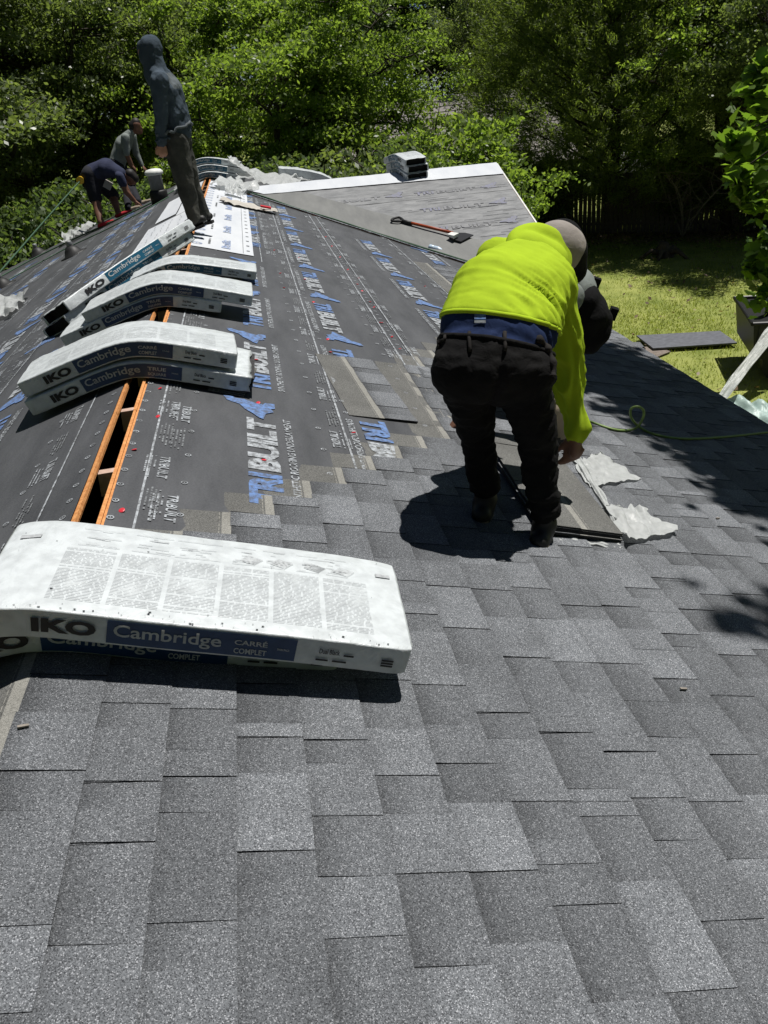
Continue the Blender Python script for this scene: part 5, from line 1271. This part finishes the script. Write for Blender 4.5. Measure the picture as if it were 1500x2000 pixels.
def cedar(seed, H=9.0, Rc=4.0, n=5200, per=60):
    rg = np.random.default_rng(seed); tb = MB(); P = []
    tb.tube([(0, 0, -.1), (.05, 0, H * .35), (0, .05, H * .7), (0, 0, H * .95)], [.24, .17, .09, .02], 9)
    prof = lambda t: Rc * np.clip((t - .08) / .16, 0, 1) ** .5 * np.clip(1 - ((t - .24) / .78).clip(0) ** 1.7, 0, 1)
    for k in range(110):
        t = .12 + .82 * k / 110; a = k * 2.399; L = float(prof(np.array(t))) * .92
        q = limb_path((0, 0, H * t * .93), (math.cos(a), math.sin(a), .3), max(L, .2), rg, 6, .4, .08)
        tb.tube([tuple(x) for x in q], [.045 * (1 - .14 * i_) * (1 - .5 * t) for i_ in range(len(q))], 5, False)
    t = rg.beta(1.25, 1.35, n) * .90 + .10; a = rg.uniform(0, 2 * np.pi, n)
    lump = np.array([1 + .20 * noise.noise(Vector((math.cos(x) * 2.2, math.sin(x) * 2.2, y * 7))) + .12 * noise.noise(Vector((math.cos(x) * 5, math.sin(x) * 5, y * 16))) for x, y in zip(a, t)])
    r = prof(t) * lump * rg.uniform(.0, 1, n) ** .32
    C0 = np.stack([r * np.cos(a), r * np.sin(a), H * t], 1) + rg.normal(size=(n, 3)) * .12
    for c, x in zip(C0, a):
        o = np.array([math.cos(x), math.sin(x), rg.uniform(.2, 1.1)]) + rg.normal(size=3) * .35; o /= np.linalg.norm(o)
        cc = c + o * rg.uniform(-.06, .34, per)[:, None] + rg.normal(size=(per, 3)) * .055
        P.append(leaf_quads(cc, .050, rg, .3, .20, out=o * 1.6))
    return tb, np.concatenate(P)
PROTO = {}
def proto(key, fn, bark, leaf):
    tb, lv = fn
    t = tb.build('trunk', MAT[bark], smooth=True); c = mk_fast('crown', lv, 4, MAT[leaf])
    PROTO[key] = (t.data, c.data); bpy.data.objects.remove(t); bpy.data.objects.remove(c)
proto('oakA', broadleaf(11, 11, 3.9, nclump=220, per=370, size=.052, sig=.31), 'bark', 'leaf_oak')
proto('oakB', broadleaf(12, 12, 4.2, nclump=225, per=370, size=.053, low=.12, sig=.31), 'bark', 'leaf_oak')
proto('brightA', broadleaf(21, 9, 3.2, nclump=130, per=350, size=.052, sig=.26), 'bark', 'leaf_bright')
proto('brightB', broadleaf(22, 7.5, 2.8, nclump=115, per=330, size=.052, low=.15, sig=.25), 'bark', 'leaf_bright')
proto('darkA', broadleaf(31, 15, 4.6, nclump=270, per=300, size=.085, low=.12, sig=.42), 'bark', 'leaf_dark')
proto('sapling', broadleaf(41, 4.4, 1.45, nclump=80, per=90, size=.075, low=.25, sig=.24), 'bark', 'leaf_bright')
proto('shrub', broadleaf(51, 2.6, 1.7, nclump=100, per=170, size=.055, low=.05, sig=.28), 'bark', 'leaf_dark')
proto('shrub_bright', broadleaf(52, 2.6, 1.5, nclump=80, per=150, size=.058, low=.05, sig=.28), 'bark', 'leaf_oak')
def plant(key, name, label, pos, h=1.0, rz=0.0, cat='tree', group=None, wide=1.0):
    r = empty(name, pos, 0, label, cat, group); r.rotation_euler = (0, 0, rz); r.scale = (h * wide, h * wide, h)
    for nm, me in zip(('trunk', 'crown'), PROTO[key]):
        o = bpy.data.objects.new(nm, me); COL.objects.link(o); o.parent = r
    return r
G1 = 'trees behind the house'
T = [ # key, px, distance, scale, turn, wide, label
 ('oakB', 30, 27, 1.12, .3, 1.1, 'grey green oak filling the left frame edge behind the roof'),
 ('oakA', 165, 29, 1.05, 1.9, 1.1, 'dense oak behind the two workers on the left slope'),
 ('oakB', -140, 25, 1.15, 2.9, 1.1, 'dark oak at the far left, mostly outside the frame'),
 ('oakA', 255, 31, 1.15, 4.1, 1.0, 'oak directly behind the hooded worker'),
 ('brightA', 400, 27, 1.05, .7, 1.0, 'bright green tree just right of the hooded worker'),
 ('brightB', 505, 24, 1.10, 2.2, 1.05, 'light green bushy tree above the far stack of bundles'),
 ('brightA', 610, 27, 1.12, 3.6, 1.05, 'leafy tree with open limbs left of the small roof beyond'),
 ('brightB', 730, 26, 1.12, 5.1, 1.0, 'pale green tree above the wing ridge stack'),
 ('oakB', 330, 42, 1.25, 1.2, 1.1, 'tall shaded oak at the back between the left trees'),
 ('oakA', 470, 44, 1.35, 2.6, 1.1, 'tall shaded oak at the back above the bright trees'),
 ('darkA', 90, 40, 1.0, 4.4, 1.1, 'tall dark tree at the back left'),
 ('darkA', 620, 48, 1.05, .5, 1.1, 'tall dark tree at the back, second from the left'),
 ('darkA', 790, 55, 1.1, 1.5, 1.15, 'tall dark tree at the back above the neighbouring roof'),
 ('darkA', 930, 58, 1.1, 2.5, 1.15, 'tall dark tree at the back between the neighbouring roof and cedar'),
 ('darkA', 1050, 50, 1.1, 3.5, 1.15, 'tall dark tree at the back behind the left half of the cedar'),
 ('darkA', 1120, 43, .9, 4.9, 1.1, 'dark tree directly behind the cedar trunk'),
 ('darkA', 1240, 54, 1.1, 5.5, 1.15, 'tall dark tree at the back behind the right half of the cedar'),
 ('darkA', 1420, 44, 1.05, 4.5, 1.15, 'tall dark tree at the back right'),
 ('darkA', 1600, 40, 1.05, 0.2, 1.1, 'tall dark tree at the far right, outside the frame'),
 ('oakA', 985, 40, .95, 5.0, .9, 'blue green young tree left of the cedar'),
 ('brightA', 1440, 27, .98, 1.1, 1.1, 'light green tree at the upper right behind the fence'),
 ('oakB', 1350, 41, .95, 2.1, 1.0, 'shaded tree between the cedar and the light green tree'),
 ('oakA', 1560, 25, .9, 3.1, 1.0, 'shaded tree at the right end of the fence'),
]
for key, px, d, sc, rz, wide, lab in T:
    plant(key, 'tree', lab, far(px, d), sc, rz, 'tree', G1, wide)
plant('sapling', 'tree', 'slender light green sapling just beyond the wing ridge, left one', far(855, 19.5), .92, .4, 'tree', 'saplings beyond the wing')
plant('sapling', 'tree', 'slender light green sapling just beyond the wing rake, next to the cedar', far(965, 19), .80, 2.4, 'tree', 'saplings beyond the wing')
plant('sapling', 'tree', 'taller light sapling in front of the neighbouring roof', far(925, 22), 1.05, 5.1, 'tree', 'saplings beyond the wing')
plant('sapling', 'tree', 'light green sapling behind the neighbouring roof edge', far(905, 24), .95, 4.1, 'tree', 'saplings beyond the wing')
proto('cedar', cedar(61, 8.8, 4.0, 5600, 58), 'bark', 'leaf_cedar')
plant('cedar', 'cedar_tree', 'large dark feathery cedar standing over the fence', far(1195, 28.5), 1.26, .6, 'tree')
# shrubs below the left slope, beyond the ridge and along the fence
SH = [('shrub', -60, 19.5, 1.3, 'dark shrub at the left edge below the far roof slope'), ('shrub', 40, 21.5, 1.35, 'dark shrub behind the far left roof edge'), ('shrub', 130, 21, 1.35, 'dark shrub behind the taut rope'),
 ('shrub', 215, 21, 1.3, 'dark shrub between the two workers on the left slope'), ('shrub', 290, 21, 1.3, 'dark shrub behind the vent pipe'), ('shrub_bright', 385, 20.5, 1.25, 'shrub behind the hooded worker\'s legs'),
 ('shrub_bright', 470, 20, 1.3, 'shrub behind the far stack of bundles'), ('shrub', 555, 19.5, 1.35, 'dark shrub behind the torn black bundle'), ('shrub_bright', 640, 19.5, 1.3, 'shrub above the left part of the wing ridge'), ('shrub', 720, 21, 1.35, 'dark shrub left of the wing ridge stack'),
 ('shrub_bright', 800, 22.5, 1.05, 'shrub behind the wing ridge stack'), ('shrub', 1020, 27, .9, 'dark shrub beside the wing rake'), ('shrub', 1060, 30, .8, 'dark shrub at the left end of the fence'), ('shrub', 1330, 28, .9, 'dark shrub behind the fence right of the cedar'),
 ('shrub', 1440, 28, 1.0, 'dark shrub behind the right part of the fence'), ('shrub_bright', 1520, 27, 1.0, 'shrub at the right end of the fence')]
for key, px, d, sc, lab in SH: plant(key, 'shrub', lab, far(px, d), sc, px * .37, 'shrub', 'shrubs around the yard')
# unseen wood around the plot, added to block sky light from sides and rear
for k, (x, y, sc) in enumerate(((-17, 12, 1.15), (-18, 3, 1.2), (-17, -6, 1.2), (-12, -13, 1.2), (-4, -15, 1.3), (3, -15, 1.25), (10, -14, 1.3), (17, -8, 1.2), (21, 6, 1.1), (-14, 18, 1.1))):
    plant('darkA' if k % 2 else 'oakB', 'tree', 'unseen tree outside the frame, added to block sky light, %s side' % ('left', 'left rear', 'rear left', 'rear far left', 'rear', 'rear right', 'right rear', 'right near', 'right far', 'left far')[k], (x, y, GZ), sc, k * 1.3, 'tree', G1, 1.15)
# ------------------------------------------------------------------ bare branches
def bare(name, label, pos, H, seed, n=9, mat='bark_pale'):
    rg = np.random.default_rng(seed); m = MB(); r = empty(name, pos, 0, label, 'bush', 'bare bushes')
    for k in range(n):
        q = limb_path(pos, (rg.normal() * .5, rg.normal() * .5, 1), H * rg.uniform(.6, 1), rg, 7, .2, .22); m.tube([tuple(x) for x in q], [.022 * (1 - .12 * i) for i in range(len(q))], 5, False)
        for j in range(2, 7):
            for z in range(2): s = limb_path(q[j], rg.normal(size=3) + np.array([0, 0, .6]), H * .25, rg, 3, .1, .3); m.tube([tuple(x) for x in s], [.010, .008, .005, .003], 4, False)
    m.build('branches', MAT[mat], r)
bare('bare_bush', 'bare grey branches in front of the neighbouring roof', far(795, 23), 3.6, 5)
bare('bare_bush', 'pale bare twigs right of the cedar', far(1345, 26.5), 4.4, 6, 7)
bare('bare_bush', 'bare twigs low above the wing ridge left of the stack', far(700, 19), 2.6, 8, 5)
# ------------------------------------------------------------------ maple at the right edge
mp = empty('maple_tree', far(1790, 8.5), 0, 'maple with big lobed leaves reaching in at the right frame edge', 'tree')
tp_ = Vector(mp.location); m = MB()
m.tube(catmull([tp_ - Vector((0, 0, .2)), tp_ + Vector((.1, .05, 2.5)), tp_ + Vector((-.15, 0, 5)), tp_ + Vector((-.6, -.3, 8.2)), tp_ + Vector((-.8, -.4, 10.5))], 5), [.24 - .009 * i for i in range(21)], 10); m.build('trunk', MAT['bark'], mp, True)
LOBE = np.array([(0, -.42), (.20, -.36), (.42, -.24), (.36, -.02), (.48, .22), (.24, .28), (.0, .54), (-.24, .28), (-.48, .22), (-.36, -.02), (-.42, -.24), (-.20, -.36)])
def maple_leaves(C, size, rg, up=.6):
    n = len(C); nrm = rg.normal(size=(n, 3)) * .8; nrm[:, 2] = np.abs(nrm[:, 2]) + up; nrm /= np.linalg.norm(nrm, axis=1)[:, None]
    a = rg.normal(size=(n, 3)); a[:, 2] -= .8; a -= nrm * np.sum(a * nrm, 1)[:, None]; a /= np.linalg.norm(a, axis=1)[:, None]; b = np.cross(nrm, a); s = (size * rg.uniform(.65, 1.3, n))[:, None, None]
    P = C[:, None, :] + (a[:, None, :] * LOBE[None, :, 1:2] + b[:, None, :] * LOBE[None, :, 0:1] - nrm[:, None, :] * (np.abs(LOBE[None, :, 0:1]) * .25)) * s
    return P.reshape(-1, 3)
rgm = np.random.default_rng(77); CL = []; limbs = MB()
def pix_depth(px, py, depth):
    v = ray(px, py); v = v / FPX; return Cp + v * depth
for px, py, r_, n_, dep in ((1496, 135, 26, 40, 7.4), (1478, 180, 30, 60, 7.5), (1500, 225, 36, 70, 7.6), (1455, 258, 26, 50, 7.3), (1432, 285, 22, 45, 7.4), (1486, 300, 36, 70, 7.6), (1440, 338, 22, 40, 7.3), (1478, 352, 30, 60, 7.4), (1505, 400, 30, 40, 7.5), (1470, 395, 18, 26, 7.4), (1450, 372, 16, 22, 7.4),
     (1500, 472, 26, 45, 7.9), (1470, 512, 20, 30, 8.0), (1498, 545, 24, 40, 8.0), (1492, 590, 16, 20, 8.0)):
    c = pix_depth(px, py, dep); n_ = int(n_ * .8); CL.append(c + rgm.normal(size=(n_, 3)) * (r_ / FPX * dep * .62))
    limbs.tube([tuple(tp_ + Vector((-.1, 0, 3.2 + rgm.uniform(0, 2)))), tuple((c + np.array(tp_ + Vector((0, 0, 4)))) / 2 + np.array([0, 0, .5])), tuple(c)], [.035, .02, .006], 5, False)
maple_c = np.concatenate(CL); nvis = len(maple_c)
# the canopy overhead, out of frame, that shades the low right part of the roof
shade = [(1135, 705), (1175, 690), (1235, 700), (1300, 735), (1370, 775), (1440, 815), (1500, 850), (1490, 900), (1420, 890), (1350, 850), (1285, 805), (1225, 765), (1165, 735), (1500, 960), (1440, 930), (1380, 895), (1560, 930), (1570, 1000), (1600, 880), (1560, 860), (1310, 800), (1260, 760), (1400, 850), (1330, 770), (1460, 870), (1200, 715), (1215, 740), (1530, 985), (1250, 735), (1275, 775), (1160, 705), (1380, 830), (1430, 860), (1350, 800), (1410, 800), (1480, 930), (1300, 830), (1240, 790), (1185, 760), (1600, 1010), (1640, 980), (1620, 1050), (1470, 840), (1520, 900), (1290, 760), (1220, 720), (1190, 745), (1330, 850), (1390, 875), (1150, 690), (1180, 705), (1210, 700), (1245, 715), (1270, 725), (1305, 745), (1340, 765), (1385, 790), (1420, 805), (1455, 825), (1490, 850), (1530, 870), (1400, 830), (1440, 845), (1480, 880), (1365, 815), (1320, 790), (1285, 760), (1500, 930), (1460, 910), (1540, 950)]
CO = []
for px, py in shade:
    p = on_right(px, py)
    for z in range(3):
        t = rgm.uniform(4.6, 7.6); c = p + np.array(SUN) * t
        CO.append(c + rgm.normal(size=(20, 3)) * np.array([.20, .20, .14])); limbs.tube([tuple(tp_ + Vector((-.5, -.2, 7.0))), tuple((c + np.array(tp_ + Vector((-.5, -.2, 8)))) / 2 + np.array([0, 0, .6])), tuple(c)], [.05, .03, .006], 4, False)
# rest of the crown around the trunk
for px, py in ((1500, 1195), (1515, 1265)):
    CO.append(on_right(px, py) + np.array(SUN) * 8.5 + rgm.normal(size=(16, 3)) * np.array([.12, .12, .1]))
c0 = np.array(tp_ + Vector((3.0, -1.5, 7.5)))
CO.append(c0 + rgm.normal(size=(1500, 3)) * np.array([1.1, 1.1, 1.5]))
maple_c = np.concatenate([maple_c] + CO)
# keep the canopy out of the frame where the photograph shows none of it
d_ = (maple_c - Cp) @ Rm; px_ = 750 + FPX * d_[:, 0] / -d_[:, 2]; py_ = 1000 - FPX * d_[:, 1] / -d_[:, 2]
inside = (d_[:, 2] < 0) & (py_ > -70) & (px_ < 1400) & (px_ > -50)
lv = maple_leaves(maple_c[~inside], .15, rgm)
mk_fast('crown', lv, 12, MAT['leaf_maple'], mp); limbs.build('limbs', MAT['bark'], mp)
# ------------------------------------------------------------------ fence
fa = Vector(at_z(1060, 461, GZ)); fb = Vector(at_z(1497, 455, GZ)); fdv = (fb - fa).normalized(); fn_ = Vector((-fdv.y, fdv.x, 0))
if fn_.dot(Vector((0, 1, 0))) < 0: fn_ = -fn_
f0 = fa - fdv * 1.5; fl = (fb - fa).length + 4
fence = empty('picket_fence', f0, 0, 'tall dark wooden picket fence along the back of the lawn', 'fence')
pm = MB(); hw, tk, ph = .062, .018, 1.85
pm.hull([(-hw, 0, .04), (hw, 0, .04), (hw, tk, .04), (-hw, tk, .04)], [(-hw, 0, ph - .05), (hw, 0, ph - .05), (hw, tk, ph - .05), (-hw, tk, ph - .05)])
pm.hull([(-hw, 0, ph - .049), (hw, 0, ph - .049), (hw, tk, ph - .049), (-hw, tk, ph - .049)], [(-hw * .4, 0, ph), (hw * .4, 0, ph), (hw * .4, tk, ph), (-hw * .4, tk, ph)])
po = pm.build('picket', MAT['fence_wood']); pme = po.data; bpy.data.objects.remove(po)
ang = math.atan2(fdv.y, fdv.x); s = 0.0
while s < fl:
    o = bpy.data.objects.new('picket', pme); COL.objects.link(o); q = f0 + fdv * s
    o.parent = fence; o.location = q - f0 + Vector((0, 0, random.uniform(-.03, .02))); o.rotation_euler = (0, random.uniform(-.012, .012), ang)
    s += .138 + random.uniform(0, .014)
for z in (.35, 1.45):
    m = MB(); m.box(f0 + fdv * fl / 2 + fn_ * .05 + Vector((0, 0, z)), (fl, .04, .09), (fdv, fn_, Vector((0, 0, 1)))); m.build('rail', MAT['fence_wood'], fence)
s = 0
while s < fl:
    m = MB(); m.box(f0 + fdv * s + fn_ * .12 + Vector((0, 0, .9)), (.09, .09, 1.8), (fdv, fn_, Vector((0, 0, 1)))); m.build('post', MAT['fence_wood'], fence); s += 2.4
# ------------------------------------------------------------------ neighbouring house and shed
def gable(name, label, c, ax, L, Wd, ze, zr, roofm, wallm, cat='house'):
    c = Vector(c); ax = Vector(ax).normalized(); sdv = Vector((-ax.y, ax.x, 0)); r = empty(name, c, 0, label, cat)
    P = lambda a, b, z: Vector((c.x, c.y, 0)) + ax * a + sdv * b + Vector((0, 0, z))
    m = MB(); h = Wd / 2 - .4; l = L / 2 - .3; m.hull([P(-l, -h, GZ), P(l, -h, GZ), P(l, h, GZ), P(-l, h, GZ)], [P(-l, -h, ze), P(l, -h, ze), P(l, h, ze), P(-l, h, ze)])
    m.hull([P(-l, -h, ze + .001), P(-l, h, ze + .001), P(-l + .1, h, ze + .001), P(-l + .1, -h, ze + .001)], [P(-l, -.05, zr - .1), P(-l, .05, zr - .1), P(-l + .1, .05, zr - .1), P(-l + .1, -.05, zr - .1)])
    m.hull([P(l, -h, ze + .001), P(l, h, ze + .001), P(l - .1, h, ze + .001), P(l - .1, -h, ze + .001)], [P(l, -.05, zr - .1), P(l, .05, zr - .1), P(l - .1, .05, zr - .1), P(l - .1, -.05, zr - .1)])
    m.build('wall', wallm, r)
    for sg in (-1, 1):
        m = MB(); nrow = 14
        for k in range(nrow):
            a, b = k / nrow, (k + 1) / nrow; A_ = lambda t, e, o: P(e, sg * Wd / 2 * (1 - t), ze + (zr - ze) * t + o)
            m.hull([A_(a, -L / 2, .0), A_(a, L / 2, .0), A_(b, L / 2, .0), A_(b, -L / 2, .0)], [A_(a, -L / 2, .05), A_(a, L / 2, .05), A_(b, L / 2, .02), A_(b, -L / 2, .02)])
        m.build('roof', roofm, r)
    for e in (-.25, .25):
        w_ = MB(); w_.box(P(L * e, -h - .02, (GZ + ze) / 2 + .2), (1.1, .06, 1.2), (ax, sdv, Vector((0, 0, 1)))); w_.build('window', MAT['black_steel'], r)
    return r
hc = far(852, 37); hd_ = ray(885, 250); hd_ = Vector((hd_[0], hd_[1], 0)).normalized(); hs_ = Vector((hd_.y, -hd_.x, 0))
gable('house', 'neighbouring house with weathered brown roof glimpsed between the trees', hc, (hs_ + hd_ * .25), 9.5, 9, -2.3, .35, MAT['neighbour_roof'], MAT['siding'])
gable('shed', 'small shed with pale roof glimpsed under the cedar', far(1300, 30.5), (hs_ - hd_ * .5), 3.2, 2.4, -2.4, -1.9, MAT['white_paint'], MAT['board_grey'], 'shed')
# ------------------------------------------------------------------ grass and litter
rgg = np.random.default_rng(5); n = 130000
X = rgg.uniform(5.2, 17, n); Yg = rgg.uniform(8.5, 27, n)
keep = (X - 5.2) * .0 + (Yg > 8.5) > 0
B0 = np.stack([X, Yg, np.full(n, GZ)], 1)
patch = np.array([noise.noise(Vector((x * .5, y * .5, 0))) for x, y in zip(X, Yg)])
keep = rgg.random(n) < np.clip(.72 + patch, .18, 1); B0 = B0[keep]; n = len(B0)
a = rgg.uniform(0, 6.28, n); hgt = rgg.uniform(.03, .085, n); w_ = np.stack([np.cos(a), np.sin(a), np.zeros(n)], 1) * .008
tipv = B0 + np.stack([rgg.normal(0, .03, n), rgg.normal(0, .03, n), hgt], 1)
g_ = np.stack([B0 - w_, B0 + w_, tipv], 1).reshape(-1, 3)
tag(mk_fast('grass', g_, 3, MAT['grass_blade']), 'short sunlit grass of the back lawn', 'grass', kind='stuff')
n = 2600; C = []
for i in range(n):
    t = rgg.uniform(-.1, 1.1); q = fa.lerp(fb, t) - fn_ * abs(rgg.normal(0, .9)) ; C.append((q.x, q.y, GZ + .05 + rgg.uniform(0, .04)))
for i in range(500): C.append((rgg.uniform(6, 15), rgg.uniform(10, 22), GZ + .07))
tag(mk_fast('leaf_litter', leaf_quads(np.array(C), .05, rgg, 1.2, .6), 4, MAT['leaf_dead']), 'dry fallen leaves along the foot of the fence', 'leaves', kind='stuff')
